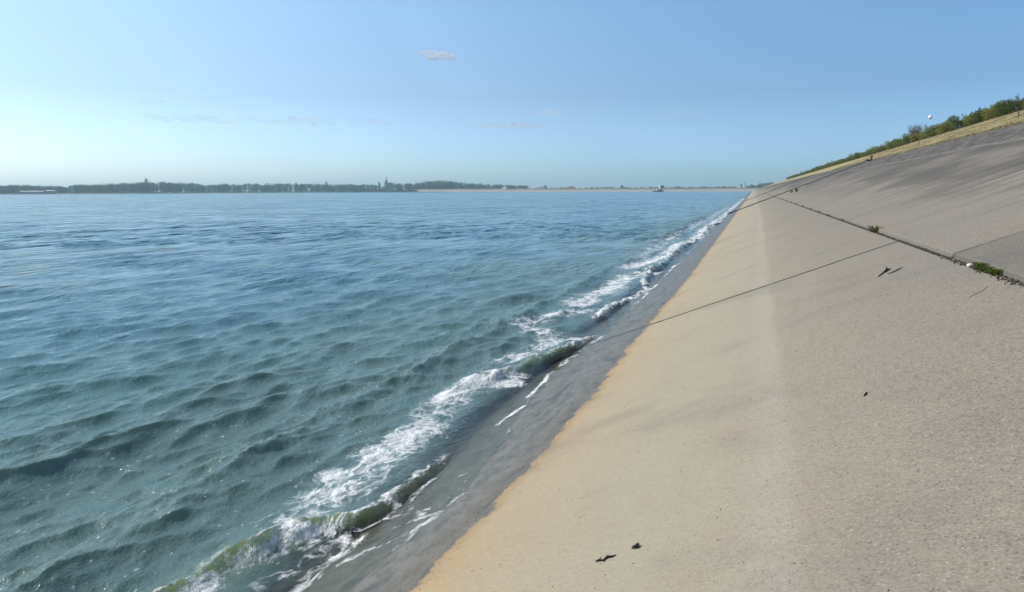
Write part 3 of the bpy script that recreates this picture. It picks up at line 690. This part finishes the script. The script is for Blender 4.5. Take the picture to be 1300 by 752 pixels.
M_CRUMB = t.done(t.prin(t.ramp(g_.outputs['Random Per Island'], [(0, (.045, .038, .028)), (.6, (.10, .085, .06)), (1, (.28, .25, .2))]), .95, .1))
tag(crumbs().build('crack_rubble', M_CRUMB), 'dark soil and crumbled concrete filling the long crack between the slabs', 'rubble', kind='stuff')
M_SOIL = simple('crack_soil', (.05, .042, .03), var=.4, sc=30, bump=.02)
sweep_y('crack_soil', [(2.080, zs(2.080) - .035), (2.12, zs(2.12) - .026), (2.159, zs(2.159) - .035)], YS[1:], M_SOIL)

# white pebble / litter
def lump(name, mat, loc, size, seed, rough=.25, sub=2, parent=None, rz=0):
    bm = bmesh.new(); bmesh.ops.create_icosphere(bm, subdivisions=sub, radius=1); rg = random.Random(seed)
    for v_ in bm.verts:
        k_ = 1 + rg.uniform(-rough, rough); v_.co = Vector((v_.co.x * size[0] * k_, v_.co.y * size[1] * k_, v_.co.z * size[2] * k_))
    me = bpy.data.meshes.new(name); bm.to_mesh(me); bm.free(); o = link_mesh(name, me, mat, parent, loc); o.rotation_euler = (0, -math.atan(SL) if parent is None else 0, rz); return o
M_WHITE = simple('white_stone', (.78, .76, .70), var=.1)
tag(lump('pebble', M_WHITE, (2.075, 8.40, zs(2.075) + .015), (.024, .03, .018), 5, .15), 'small white pebble at the edge of the crack, left of the green weeds', 'pebble')

# ------------------------------------------------------------------ debris on the slope
M_DEBRIS = simple('blackened_debris', (.018, .015, .012), rough=.8, var=.4, sc=60)
def stick(name, pts, rads, label, cat, extra=(), shr=1.0):
    m = MB(); P3 = [(x, y_, zs(x) + h_) for x, y_, h_ in pts]; cx_, cy_, cz_ = P3[len(P3) // 2]; P3 = [(cx_ + (a - cx_) * shr, cy_ + (b - cy_) * shr, c) for a, b, c in P3]; m.tube(P3, [q * shr ** 2 for q in rads], 7)
    for e_pts, e_r in extra: m.tube([(x, y_, zs(x) + h_) for x, y_, h_ in e_pts], e_r, 6)
    return tag(m.build(name, M_DEBRIS, smooth=True), label, cat)
stick('twig', [(-.690, 3.495, .006), (-.670, 3.500, .008), (-.652, 3.488, .006), (-.632, 3.515, .009), (-.612, 3.508, .007), (-.590, 3.520, .004)], [.003, .006, .004, .007, .005, .002],
      'short crooked black twig lying left of the black leaf scrap in the foreground', 'twig', [([(-.672, 3.50, .006), (-.664, 3.515, .014)], [.004, .002]), ([(-.65, 3.49, .006), (-.640, 3.478, .004)], [.006, .003])])
m = MB(); rl = random.Random(2)
for i in range(7):      # crumpled leaf
    a = i * .9; m.add([(0, 0, .004), (.020 * math.cos(a), .020 * math.sin(a), .006 + .012 * rl.random()), (.024 * math.cos(a + .5), .024 * math.sin(a + .5), .020 * rl.random()), (.017 * math.cos(a + .95), .017 * math.sin(a + .95), .004 + .010 * rl.random())], [(0, 1, 2, 3)])
m.tube([(-.03, -.004, .003), (0, 0, .008), (.012, .006, .012)], [.002, .006, .003], 6)
o = m.build('leaf_scrap', M_DEBRIS, loc=(-.49, 3.56, zs(-.49))); o.rotation_euler = (0, -math.atan(SL), 0)
tag(o, 'crumpled black leaf scrap with a pointed tip on the beige concrete foreground', 'leaf')
stick('driftwood', [(1.43, 9.55, .01), (1.47, 9.62, .012), (1.50, 9.68, .015), (1.555, 9.78, .02), (1.60, 9.80, .012)], [.005, .008, .008, .015, .006],
      'knobbly black piece of driftwood on the grey slab, left of the thin curved one', 'driftwood', [([(1.555, 9.77, .02), (1.55, 9.79, .055)], [.014, .006])])
stick('driftwood', [(1.53, 9.51, .01), (1.555, 9.50, .012), (1.585, 9.51, .014), (1.64, 9.55, .016), (1.67, 9.60, .016), (1.70, 9.66, .014)], [.004, .006, .007, .007, .005, .003],
      'thin curved black stick on the grey slab, right of the knobbly driftwood', 'driftwood', shr=1.0)
stick('twig', [(.722, 5.055, .005), (.735, 5.085, .007), (.746, 5.115, .005)], [.004, .006, .004], 'tiny straight black twig alone in the middle of the grey slab', 'twig')
# hairline crack in the right slab, modelled as a very thin dark stick
stick('twig', [(1.74, 6.98, .003), (1.80, 7.05, .005), (1.86, 7.08, .004), (1.93, 7.20, .003)], [.0015, .002, .002, .001], 'hairline crack modelled as a very thin dark stick on the grey slab below the long crack, near the right edge', 'twig')

# grit, crumbs and shell bits lying about on the concrete
def grit():
    rg = random.Random(77); m = MB(); ico = bmesh.new(); bmesh.ops.create_icosphere(ico, subdivisions=1, radius=1)
    iv = [v_.co.copy() for v_ in ico.verts]; fi = [tuple(v_.index for v_ in f_.verts) for f_ in ico.faces]
    for i in range(900):
        yy_ = 2.6 + 14 * rg.random() ** 1.6
        if i % 3 == 0: xx = -1.66 + rg.gauss(0, .05) + (-.12 if yy_ < 5 else 0)
        else: xx = rg.uniform(-1.6, 4.5)
        s_ = rg.uniform(.001, .0035) * (1 + yy_ * .05); q = Euler((rg.random() * 6, rg.random() * 6, rg.random() * 6)).to_matrix()
        m.add([q @ Vector((p.x * s_ * rg.uniform(.7, 1.6), p.y * s_, p.z * s_ * .7)) + Vector((xx, yy_, zs(xx) + s_ * .4 + (.011 if xx > 2.16 else 0))) for p in iv], fi)
    return m
tag(grit().build('grit', M_CRUMB), 'small grit and shell crumbs scattered over the concrete slope', 'grit', kind='stuff')

# stones at the waterline
M_ROCK = simple('wet_rock', (.03, .03, .028), rough=.35, spec=.5, var=.4, sc=6)
tag(lump('rock', M_ROCK, (-2.52, 57.6, .12), (.30, 1.0, .17), 7, .25, 2, rz=.1), 'black wet rock washed by foam at the waterline, nearer and bigger one', 'rock')
tag(lump('rock', M_ROCK, (-2.1, 82.5, .36), (.55, .55, .12), 9, .25, 2), 'dark flat rock at the water end of the wide dark joint', 'rock')

# ------------------------------------------------------------------ balloon, posts
M_BALLOON = simple('white_balloon_skin', (.85, .85, .86), rough=.35, spec=.5, var=.03)
M_STRING = simple('pale_string', (.45, .5, .55), var=.05)
bl_ = empty('balloon', (17.0, 87.6, 10.06)); tag(bl_, 'white round balloon hovering in the sky above the shrub row', 'balloon')
m = MB(); prof_ = [(0, -.25), (.03, -.235), (.10, -.20), (.17, -.12), (.205, -.02), (.20, .08), (.15, .16), (.08, .205), (0, .22)]
nseg = 20; vs = []; fs_ = []
for rr_, z_ in prof_:
    for k_ in range(nseg): a = 6.2832 * k_ / nseg; vs.append((rr_ * math.cos(a), rr_ * math.sin(a), z_))
for i in range(len(prof_) - 1):
    for k_ in range(nseg): fs_.append((i * nseg + k_, i * nseg + (k_ + 1) % nseg, (i + 1) * nseg + (k_ + 1) % nseg, (i + 1) * nseg + k_))
m.add(vs, fs_); m.build('envelope', M_BALLOON, bl_, smooth=True)
m = MB(); m.tube([(0, 0, -.245), (0, 0, -.285)], [.012, .03], 8); m.build('knot', M_BALLOON, bl_)
M_POST = simple('dark_post', (.10, .08, .09), var=.2)
m = MB(); zc = zs(16.88); m.tube([(0, 0, -.1), (0, 0, .6)], [.26, .2], 8); m.tube([(0, 0, .6), (0, 0, 1.5)], [.16, .10], 8); m.tube([(0, 0, 1.5), (0, 0, 1.6)], [.14, .14], 8)
tag(m.build('post', M_POST, loc=(16.9, 307, zc)), 'dark upright post on the crest in the gap between the shrub rows', 'post')
m = MB(); m.tube([(0, 0, -.1), (.02, .02, .42)], [.10, .08], 8); m.box((.02, .02, .46), (.22, .22, .1)); m.box((-.25, .1, .06), (.5, .5, .14), .3)
tag(m.build('marker_post', M_POST, loc=(10.9, 81.5, zs(10.9))), 'stubby dark marker post where the wide dark joint meets the grass bank', 'post')
M_STAKE = simple('wooden_stake', (.13, .10, .07))
for x_, y_, h_, lb in ((13.2, 46.6, .32, 'short wooden stake in the dry grass bank, right one of two'), (13.6, 74, .4, 'short wooden stake in the dry grass bank, left one of two')):
    m = MB(); m.tube([(0, 0, -.05), (.02, .01, h_)], [.035, .03], 6); m.box((.02, .01, h_ + .015), (.08, .08, .03))
    tag(m.build('stake', M_STAKE, loc=(x_, y_, zs(x_))), lb, 'stake', 'stakes in the grass bank')

# ------------------------------------------------------------------ far shore trees
def tree_proto(seed, kind):
    rnd = random.Random(seed); cl = []
    if kind == 'round': W, Hh, b0 = 9, 11, .2
    elif kind == 'tall': W, Hh, b0 = 7, 16, .8
    else: W, Hh, b0 = 12, 8, 0.0
    for i in range(14):
        z_ = b0 + 1 + (Hh - 2.5 - b0) * (i + rnd.random()) / 14; k_ = math.sin(math.pi * min(1, (z_ - b0 + 2.6) / (Hh - b0 + 2.9))) * .5
        a = rnd.uniform(0, 6.28); rr_ = W * k_ * rnd.uniform(.1, .75)
        cl.append(((rr_ * math.cos(a), rr_ * math.sin(a), z_), (W * .26, W * .26, Hh * .16)))
    V, Q = leaf_cloud(seed, cl, 1500, .34); m = MB(); m.tube([(0, 0, -1), (.1, .1, b0 + 1), (0, 0, Hh * .7)], [.4, .3, .12], 6)
    for i in range(4):
        a = i * 1.6; m.tube([(0, 0, b0 + i * .6), (W * .25 * math.cos(a), W * .25 * math.sin(a), b0 + 3 + i)], [.16, .06], 5)
    nb0 = len(m.v); verts = [tuple(p) for p in V]
    m2 = MB(); m2.v = m.v[:]; m2.f = m.f[:]; m2.m = [1] * len(m.f); m2.add(verts, [tuple(q) for q in Q], 0)
    me = m2.mesh('tree'); me.materials.append(M_TREE); me.materials.append(M_BARK); return me
TP = {k_: [tree_proto(s_, k_) for s_ in seeds] for k_, seeds in (('round', (1, 2, 3)), ('tall', (4, 5)), ('wide', (6, 7)))}
def put_tree(kind, p, sc, label, group, zsc=1.0, i=None):
    o = bpy.data.objects.new('tree', TP[kind][rt.randrange(len(TP[kind])) if i is None else i]); COL.objects.link(o)
    o.location = p; o.rotation_euler = (0, 0, rt.uniform(0, 6.28)); o.scale = (sc, sc, sc * zsc); return tag(o, label, 'tree', group)
rt = random.Random(17)
def interp(tab, x):
    return float(np.interp(x, [a for a, b in tab], [b for a, b in tab]))
top_tab = [(-60, 10), (0, 11), (40, 11), (60, 9.5), (90, 9.5), (125, 12), (150, 12.5), (180, 14.5), (205, 15.5), (250, 15), (268, 12), (300, 14), (400, 13.5), (470, 12.5), (515, 12.5), (540, 15), (560, 17), (585, 16), (600, 13), (640, 10.5), (672, 8.5)]
def shoreD(px): return interp(shore + [(700, 1290)], px)
px = -30.0
while px < 492:
    D = shoreD(px) + rt.uniform(14, 40); h_ = interp(top_tab, px) * rt.uniform(.8, 1.08)
    kd = rt.choice(['round', 'round', 'wide', 'tall']); H0 = dict(round=11, tall=16, wide=8)[kd]
    put_tree(kd, az_pt(px, D, 1.2), h_ / H0, 'leafy tree in the front row of the wooded far shore', 'trees in the front row of the far shore'); px += rt.uniform(3.2, 6.0)
for px_, D_, kd, h_, lb in ((196, 1270, 'tall', 21, 'tall tree whose round crown sticks out highest above the left wood'), (485.5, 1330, 'tall', 16.5, 'narrow dark tree standing just left of the church'),
        (420, 1345, 'tall', 17, 'tree crown rising above the treeline left of the church, halfway to the left hill'), (382, 1345, 'tall', 15.5, 'small pointed crown above the treeline over the pale boathouse roofs'),
        (692, 1330, 'round', 10.5, 'dark round tree against the right end of the pale hall'), (787, 1420, 'round', 11, 'dark round tree alone above the far embankment, left of the work vessel'),
        (838, 1300, 'round', 9.6, 'dark bushy tree right behind the work vessel'), (857, 1330, 'wide', 8.5, 'low broad tree on the far embankment right of the work vessel'),
        (935.5, 1290, 'tall', 11.5, 'slim pale tree left of the tall pole at the end of the far embankment'), (914, 1330, 'round', 7.5, 'small lone tree on the far embankment left of the tall pole')):
    put_tree(kd, az_pt(px_, D_, 1.2), h_ / dict(round=11, tall=16, wide=8)[kd], lb, None)
px = 503.0
while px < 672:
    h_ = interp(top_tab, px) * rt.uniform(.9, 1.15); kd = rt.choice(['round', 'round', 'wide']); H0 = dict(round=11, wide=8)[kd]
    if not 636 < px < 645: put_tree(kd, az_pt(px, 1330 + rt.uniform(0, 30), 1.2), h_ / H0, 'leafy tree of the wood between the church and the pale hall', 'trees between the church and the pale hall')
    px += rt.uniform(3.5, 6)
px = 700.0
while px < 930:
    h_ = rt.uniform(6.2, 8.3); put_tree('wide', az_pt(px, 1400 + rt.uniform(-40, 60), 1.0), h_ / 8, 'low tree in the thin dark line behind the far embankment', 'low trees behind the far embankment'); px += rt.uniform(4, 8)
px = 943.0
while px < 1012:
    h_ = interp([(943, 9.0), (955, 10.5), (975, 12), (1012, 15)], px) * rt.uniform(.85, 1.05)
    put_tree(rt.choice(['round', 'wide']), az_pt(px, 1250 + rt.uniform(-15, 40), 1.0), h_ / 10, 'dark tree in the clump where the two embankments meet', 'trees where the embankments meet'); px += rt.uniform(2.2, 3.6)
# wood mass behind the front row
def wood(name, tab, p0, p1, D0, depth, n, hs, seed, label):
    rg = np.random.RandomState(seed); cl = []
    for i in range(n):
        px_ = rg.uniform(p0, p1); D = D0(px_) + 30 + depth * rg.rand(); h_ = hs(px_) * rg.uniform(.8, 1.03); p = az_pt(px_, D, 0)
        w_ = rg.uniform(3.5, 6)
        cl.append(((p.x, p.y, h_ - 2.2 + 1), (w_, w_, 2.6))); cl.append(((p.x, p.y, h_ * .45), (w_, w_, h_ * .45)))
    V, Q = leaf_cloud(seed, cl, n * 300, .5, 1.0)
    return tag(link_mesh(name, fast_mesh(name, V, Q), M_TREE), label, 'wood', kind='stuff')
wood('woodland', None, -120, 482, shoreD, 60, 330, lambda p: interp(top_tab, p) * 1.08, 1, 'wooded hills along the far shore left of the church')
wood('woodland', None, 503, 672, lambda p: 1330, 60, 110, lambda p: interp(top_tab, p) * 1.2, 2, 'low wooded hill right of the church')
wood('woodland', None, 672, 930, lambda p: 1430, 40, 90, lambda p: 6.5, 3, 'thin line of scrub behind the far embankment')

# ------------------------------------------------------------------ buildings on the far shore
M_STONE = simple('church_stone', (.30, .27, .25), var=.15, sc=.5); M_SLATE = simple('slate_roof', (.09, .095, .11), var=.2, sc=.5)
M_WALLW = simple('white_wall', (.70, .68, .63), var=.06, sc=.3); M_ROOFR = simple('red_roof', (.30, .15, .11), var=.2, sc=.5)
M_PALEROOF = simple('pale_roof', (.62, .62, .58), var=.12, sc=.2); M_GLASS = simple('window_glass', (.05, .06, .07), rough=.15, spec=.6, var=.1)
M_GREY = simple('grey_cladding', (.32, .33, .35), var=.15, sc=.3)
def face_cam(p): return math.atan2(p.y, p.x) - math.pi / 2      # local -Y looks at the viewer's shore
def bldg(name, px, D, label, z=1.2):
    p = az_pt(px, D, z); o = empty(name, p, face_cam(p)); return tag(o, label, 'building')
def windows(root, n, w, y_, z_, sx=1.2, sz=1.5, mat=None):
    for i in range(n):
        m = MB(); m.box(((i - (n - 1) / 2) * w, y_ - .06, z_), (sx, .12, sz)); fr_ = m.build('window', mat or M_WALLW, root)
        m = MB(); m.box(((i - (n - 1) / 2) * w, y_ - .13, z_), (sx - .25, .06, sz - .25)); m.build('pane', M_GLASS, fr_)
ch = bldg('church', 496.5, 1340, 'grey church with a steep roof and slender spire above the treeline'); ch['category'] = 'church'
m = MB(); m.box((1.5, 0, 5.2), (15, 9, 10.4)); m.build('nave_wall', M_STONE, ch)
m = MB(); m.gable((1.5, 0, 10.4), (15.6, 10, 5.2)); m.build('roof', M_SLATE, ch)
m = MB(); m.box((-3.0, -.5, 8), (5.0, 5.2, 17)); tw = m.build('tower', M_STONE, ch)
m = MB(); m.box((-3.0, -.5, 18.5), (4.6, 4.8, 4.0), top=.42); m.box((-3.0, -.5, 22.6), (1.5, 1.5, 4.4), top=.7); m.tube([(-3.0, -.5, 24.6), (-3.0, -.5, 27.8)], [.55, .05], 8); m.build('spire', M_SLATE, tw)
m = MB(); m.box((7.5, -.8, 6.5), (3.4, 3.4, 13)); m.box((7.5, -.8, 14), (3.3, 3.3, 2.4), top=.25); m.build('stair_turret', M_STONE, ch)
windows(ch, 3, 3.4, -4.5, 6, 1.3, 4.4, M_STONE)
h1_ = bldg('hall', 682.0, 1360, 'long pale hall with a low sloping roof, right of the wooded hill')
m = MB(); m.box((0, 0, 3.0), (24, 14, 6)); m.build('wall', M_WALLW, h1_)
m = MB(); m.add([(-14, -7.5, 4.0), (14, -7.5, 6.0), (14, 7.5, 6.0), (-14, 7.5, 4.0), (-9, -6, 7.2), (13, -7, 9.2), (13, 7, 9.2), (-9, 6, 7.2)], [(3, 2, 1, 0), (4, 5, 6, 7), (0, 1, 5, 4), (1, 2, 6, 5), (2, 3, 7, 6), (3, 0, 4, 7)]); m.build('roof', M_PALEROOF, h1_)
m = MB(); m.box((-13.5, -3, 2.2), (5, 8, 4.4)); m.build('annex', M_ROOFR, h1_)
windows(h1_, 5, 4.2, -7.05, 2.6, 2.2, 1.6)
def house(px, D, w, d, h_, rh, wall, roof, label, nwin=2):
    o = bldg('house', px, D, label)
    m = MB(); m.box((0, 0, h_ / 2 - .5), (w, d, h_ + 1)); m.build('wall', wall, o)
    m = MB(); m.gable((0, 0, h_ + .0), (w + .8, d + 1, rh)); m.build('roof', roof, o)
    windows(o, nwin, w / (nwin + .3), -d / 2, h_ * .5, 1.3, 1.5); return o
house(641, 1325, 6.5, 7, 4.4, 1.9, M_WALLW, M_PALEROOF, 'small white house at the foot of the wooded hill')
house(724, 1400, 12, 8, 4.8, 3.4, M_GREY, M_ROOFR, 'wide grey house with a peaked brown roof, left of the two white ones')
house(733.5, 1395, 8, 7, 5.0, 1.8, M_WALLW, M_PALEROOF, 'low white house with a pale roof beside the peaked brown roof')
house(746.5, 1390, 4.5, 6, 6.0, 1.2, M_WALLW, M_PALEROOF, 'narrow tall white house farthest right of the village')
house(392, 1342, 4.5, 6, 3.8, 1.8, M_WALLW, M_PALEROOF, 'pale boathouse among the trees, left one of the close pair', 1)
house(397.5, 1340, 4, 6, 3.8, 1.8, M_WALLW, M_PALEROOF, 'pale boathouse among the trees, right one of the close pair', 1)
house(320, 1318, 6, 6, 2.6, 1.0, M_WALLW, M_PALEROOF, 'low white cabin on the waterline, left one of two', 1)
house(336, 1322, 5, 6, 2.4, 1.0, M_WALLW, M_ROOFR, 'low white cabin on the waterline with a reddish roof, right one of two', 1)
for px_, lb, w_ in ((48, 'pale long boat shed on the shore, leftmost of the three sheds', 16), (62, 'pale boat shed in the middle of the three sheds on the shore', 10), (76, 'pale boat shed with the highest roof, rightmost of the three sheds', 10)):
    house(px_, 1172, w_, 8, 2.2 if px_ < 70 else 3.0, .9, M_PALE, M_PALEROOF, lb, 2)
M_WOOD = simple('pier_wood', (.30, .26, .21), var=.2)
p = az_pt(66, 1128, 0); o = empty('pier', p, face_cam(p)); tag(o, 'low wooden pier in front of the boat sheds on the left shore', 'pier')
m = MB(); m.box((0, 0, .75), (30, 2.5, .25)); m.build('deck', M_WOOD, o)
for i in range(7):
    m = MB(); m.tube([(-13.5 + i * 4.5, 0, -2), (-13.5 + i * 4.5, 0, 1.3)], .18, 8); m.build('pile', M_WOOD, o)

# poles
M_METAL = simple('dark_steel', (.10, .11, .12), rough=.5, var=.1)
def pole(px, D, h_, r0, label, z=1.0, arms=True):
    p = az_pt(px, D, z); m = MB(); m.tube([(0, 0, -1), (0, 0, h_)], [r0, r0 * .6], 8)
    if arms: m.box((0, 0, h_ - .6), (2.4, .3, .25)); m.box((0, 0, h_ - 1.6), (1.6, .3, .2))
    o = m.build('mast', M_METAL, loc=p); o.rotation_euler = (0, 0, face_cam(p)); return tag(o, label, 'mast')
pole(940.2, 1240, 13.0, .5, 'tall dark mast left of the dark trees where the embankments meet')
pole(382.0, 1350, 20.0, .22, 'thin lattice aerial rising above the left woods', arms=False)

# ------------------------------------------------------------------ boats
M_HULLD = simple('dark_hull', (.035, .045, .055), rough=.4, var=.2); M_BOATW = simple('white_paint', (.80, .80, .79), rough=.4, var=.04)
M_SAIL = simple('sailcloth', (.82, .82, .80), var=.03); M_DECK = simple('deck', (.25, .22, .18))
def hull_mesh(L, B, H, n=12):
    m = MB(); vs = []; sec = [(0, -.35), (.55, -.3), (.9, .2), (1, 1)]
    for i in range(n + 1):
        t_ = i / n; w = B / 2 * (math.sin(math.pi * min(1, .32 + t_ * .68) ** 1.0) ** .6 if t_ < .999 else .02); sh = H * (1 + .35 * (2 * t_ - .8) ** 2)
        for sx, sz in sec: vs.append((-L / 2 + L * t_ + (.4 * H * sz if i == n else 0), -w * sx, sh * sz))
        for sx, sz in sec[::-1]: vs.append((-L / 2 + L * t_ + (.4 * H * sz if i == n else 0), w * sx, sh * sz))
    k_ = 8; fs_ = []
    for i in range(n):
        for j in range(k_ - 1):
            if j == 3: fs_.append((i * k_ + 3, (i + 1) * k_ + 3, (i + 1) * k_ + 4, i * k_ + 4)); continue
            fs_.append((i * k_ + j, (i + 1) * k_ + j, (i + 1) * k_ + j + 1, i * k_ + j + 1))
    fs_.append(tuple(range(k_)))
    m.add(vs, fs_); return m
def boat_root(name, px, D, label, cat, turn=0):
    p = az_pt(px, D, 0); o = empty(name, p, face_cam(p) + turn); return tag(o, label, cat)
wv = boat_root('work_vessel', 832.5, 1040, 'dark work vessel with white wheelhouse and tall white mast off the far embankment', 'ship', .15)
hull_mesh(13.5, 4.6, 1.5).build('hull', M_HULLD, wv)
m = MB(); m.box((-1.2, 0, 2.9), (1.9, 2.6, 3.0)); wh = m.build('wheelhouse', M_BOATW, wv)
m = MB(); m.box((-1.2, -1.32, 3.5), (1.5, .08, .8)); m.build('window', M_GLASS, wh)
m = MB(); m.box((-1.2, 0, 4.5), (2.4, 3.0, .2)); m.build('roof', M_HULLD, wh)
m = MB(); m.box((2.4, 0, 2.9), (3.6, 2.6, 3.0)); m.build('winch_house', M_HULLD, wv)
m = MB(); m.box((4.9, 0, 7.0), (3.0, 2.0, 2.6)); m.tube([(4.2, .5, 1), (4.2, .5, 6)], .25, 6); m.tube([(5.6, -.5, 1), (5.6, -.5, 6)], .25, 6); m.build('gantry', M_HULLD, wv)
m = MB(); m.tube([(2.0, 0, 3.5), (2.0, 0, 7.2), (2.0, 0, 12.0)], [1.7, 1.2, .4], 10); m.build('mast', M_BOATW, wv)
m = MB(); m.tube([(5.8, 0, 1.3), (10.0, 0, 4.6)], [.22, .15], 6); m.build('boom', M_HULLD, wv)
sb = boat_root('sailboat', 242.0, 985, 'little sailboat with one white sail off the left wood', 'sailboat', .5)
hull_mesh(5.5, 1.8, .55).build('hull', M_BOATW, sb)
m = MB(); m.tube([(.3, 0, .4), (.3, 0, 7.2)], [.06, .04], 6); m.build('mast', M_METAL, sb)
m = MB(); m.add([(.22, 0, .9), (-2.4, .35, 1.0), (.22, 0, 7.0), (.22, .05, .9), (-2.4, .40, 1.0), (.22, .05, 7.0), (-1.3, .45, 3.0), (-1.3, .50, 3.0)], [(0, 1, 6), (0, 6, 2), (3, 7, 4), (3, 5, 7), (1, 4, 7, 6), (6, 7, 5, 2)]); m.build('sail', M_SAIL, sb)
m = MB(); m.add([(.4, 0, .7), (2.5, 0, .8), (.4, .15, 5.6), (.4, .04, .7), (2.5, .04, .8), (.4, .19, 5.6)], [(0, 1, 2), (3, 5, 4), (1, 4, 5, 2)]); m.build('jib', M_SAIL, sb)
for px_, D_, lb in ((13, 1040, 'small white motorboat off the left shore, farthest left of all boats'), (30, 1050, 'small white motorboat off the left shore, between the farthest left one and the sheds'), (225.5, 1080, 'small white motorboat close to the left of the sailboat')):
    b_ = boat_root('motorboat', px_, D_, lb, 'boat', rt.uniform(-.4, .4)); b_['group'] = 'small motorboats off the left shore'
    hull_mesh(6.0, 2.1, .8).build('hull', M_BOATW, b_); m = MB(); m.box((-.3, 0, 1.25), (2.4, 1.5, .95), top=.8); cb = m.build('cabin', M_BOATW, b_)
    m = MB(); m.box((-.3, -.70, 1.35), (1.7, .08, .35)); m.build('window', M_GLASS, cb)

# ------------------------------------------------------------------ clouds
def cloud(px, py, w, h_, dens, label, seed, D=7000):
    """low puffy volume at real distance and height"""
    elev = math.atan((241.5 - py) / 940.0 * math.cos(math.atan((px - 650) / 940.0))); p = az_pt(px, D, EYE + D * math.tan(elev))
    rg = random.Random(seed); bm = bmesh.new(); s_ = D / 940.0; n_ = max(3, int(w / 9))
    for i in range(n_):
        u_ = (i + .5) / n_ - .5; k_ = 1 - (2 * abs(u_)) ** 2 * .6
        mt = Matrix.Translation((u_ * w * s_, rg.uniform(-.2, .2) * w * s_, rg.uniform(-.15, .2) * h_ * s_)) @ Matrix.Diagonal((w * s_ / n_ * rg.uniform(.8, 1.2), w * s_ * .3, h_ * s_ * .55 * k_ * rg.uniform(.7, 1.1), 1))
        bmesh.ops.create_icosphere(bm, subdivisions=3, radius=1, matrix=mt)
    me = bpy.data.meshes.new('cloud'); bm.to_mesh(me); bm.free()
    t = NT('cloud_vapour'); v_ = t.obj(); n1 = t.noise(t.scale(v_, (1, 1, 2.2)), 1.0 / (h_ * s_ * 1.1), 5, .6)
    n2 = t.noise(t.scale(v_, (1, 1, 1.6)), 4.5 / (h_ * s_), 5, .7); d = t.mul(t.smooth(t.add(t.mul(n1, .65), t.mul(n2, .35)), .42, .68), .55 * dens / (h_ * s_))
    pv = t.n('ShaderNodeVolumePrincipled'); pv.inputs['Color'].default_value = (.97, .985, 1, 1); t.set(pv.inputs['Density'], d); pv.inputs['Anisotropy'].default_value = 0.1
    t.t.links.new(pv.outputs[0], t.out.inputs['Volume'])
    o = link_mesh('cloud', me, t.mat, loc=p); o.rotation_euler = (0, 0, face_cam(p)); return tag(o, label, 'cloud')
cloud(561, 77.5, 38, 10, 6.0, 'brightest little white cloud, highest in the middle of the sky', 1)
cloud(464, 78, 14, 5, .8, 'faint small cloud left of the brightest little cloud', 2)
cloud(209, 131, 24, 8, .8, 'faint slanted wisp high in the left of the sky', 3)
cloud(605, 160, 28, 11, 1.0, 'faint cloud puff left at the head of the long streak in the middle sky', 4)
cloud(650, 162, 62, 9, .8, 'long pale streak of cloud right of its rounded head puff', 5)
cloud(694, 147, 36, 8, 1.0, 'small pale cloud above the right end of the middle streak', 6)
cloud(853, 150, 44, 14, .7, 'faint grey cloud alone in the right of the sky', 7)
cloud(255, 153, 90, 8, .4, 'long thin cloud streak low in the left of the sky', 8)
cloud(375, 155, 110, 8, .35, 'longest thin cloud streak, between the left streak and the middle clouds', 9)
cloud(475, 156, 44, 8, .7, 'short faint cloud streak at the right end of the low streaks', 10)

# ------------------------------------------------------------------ haze
hz = MB(); hz.box((0, 0, 16), (8600, 8600, 40))
t = NT('haze_air'); pv = t.n('ShaderNodeVolumePrincipled'); pv.inputs['Color'].default_value = (.66, .92, 1.0, 1); pv.inputs['Density'].default_value = 0.00024; pv.inputs['Anisotropy'].default_value = .3
t.t.links.new(pv.outputs[0], t.out.inputs['Volume'])
hzo = hz.build('haze', t.mat); tag(hzo, 'pale summer haze over the lake and the far shore', 'haze', kind='stuff')
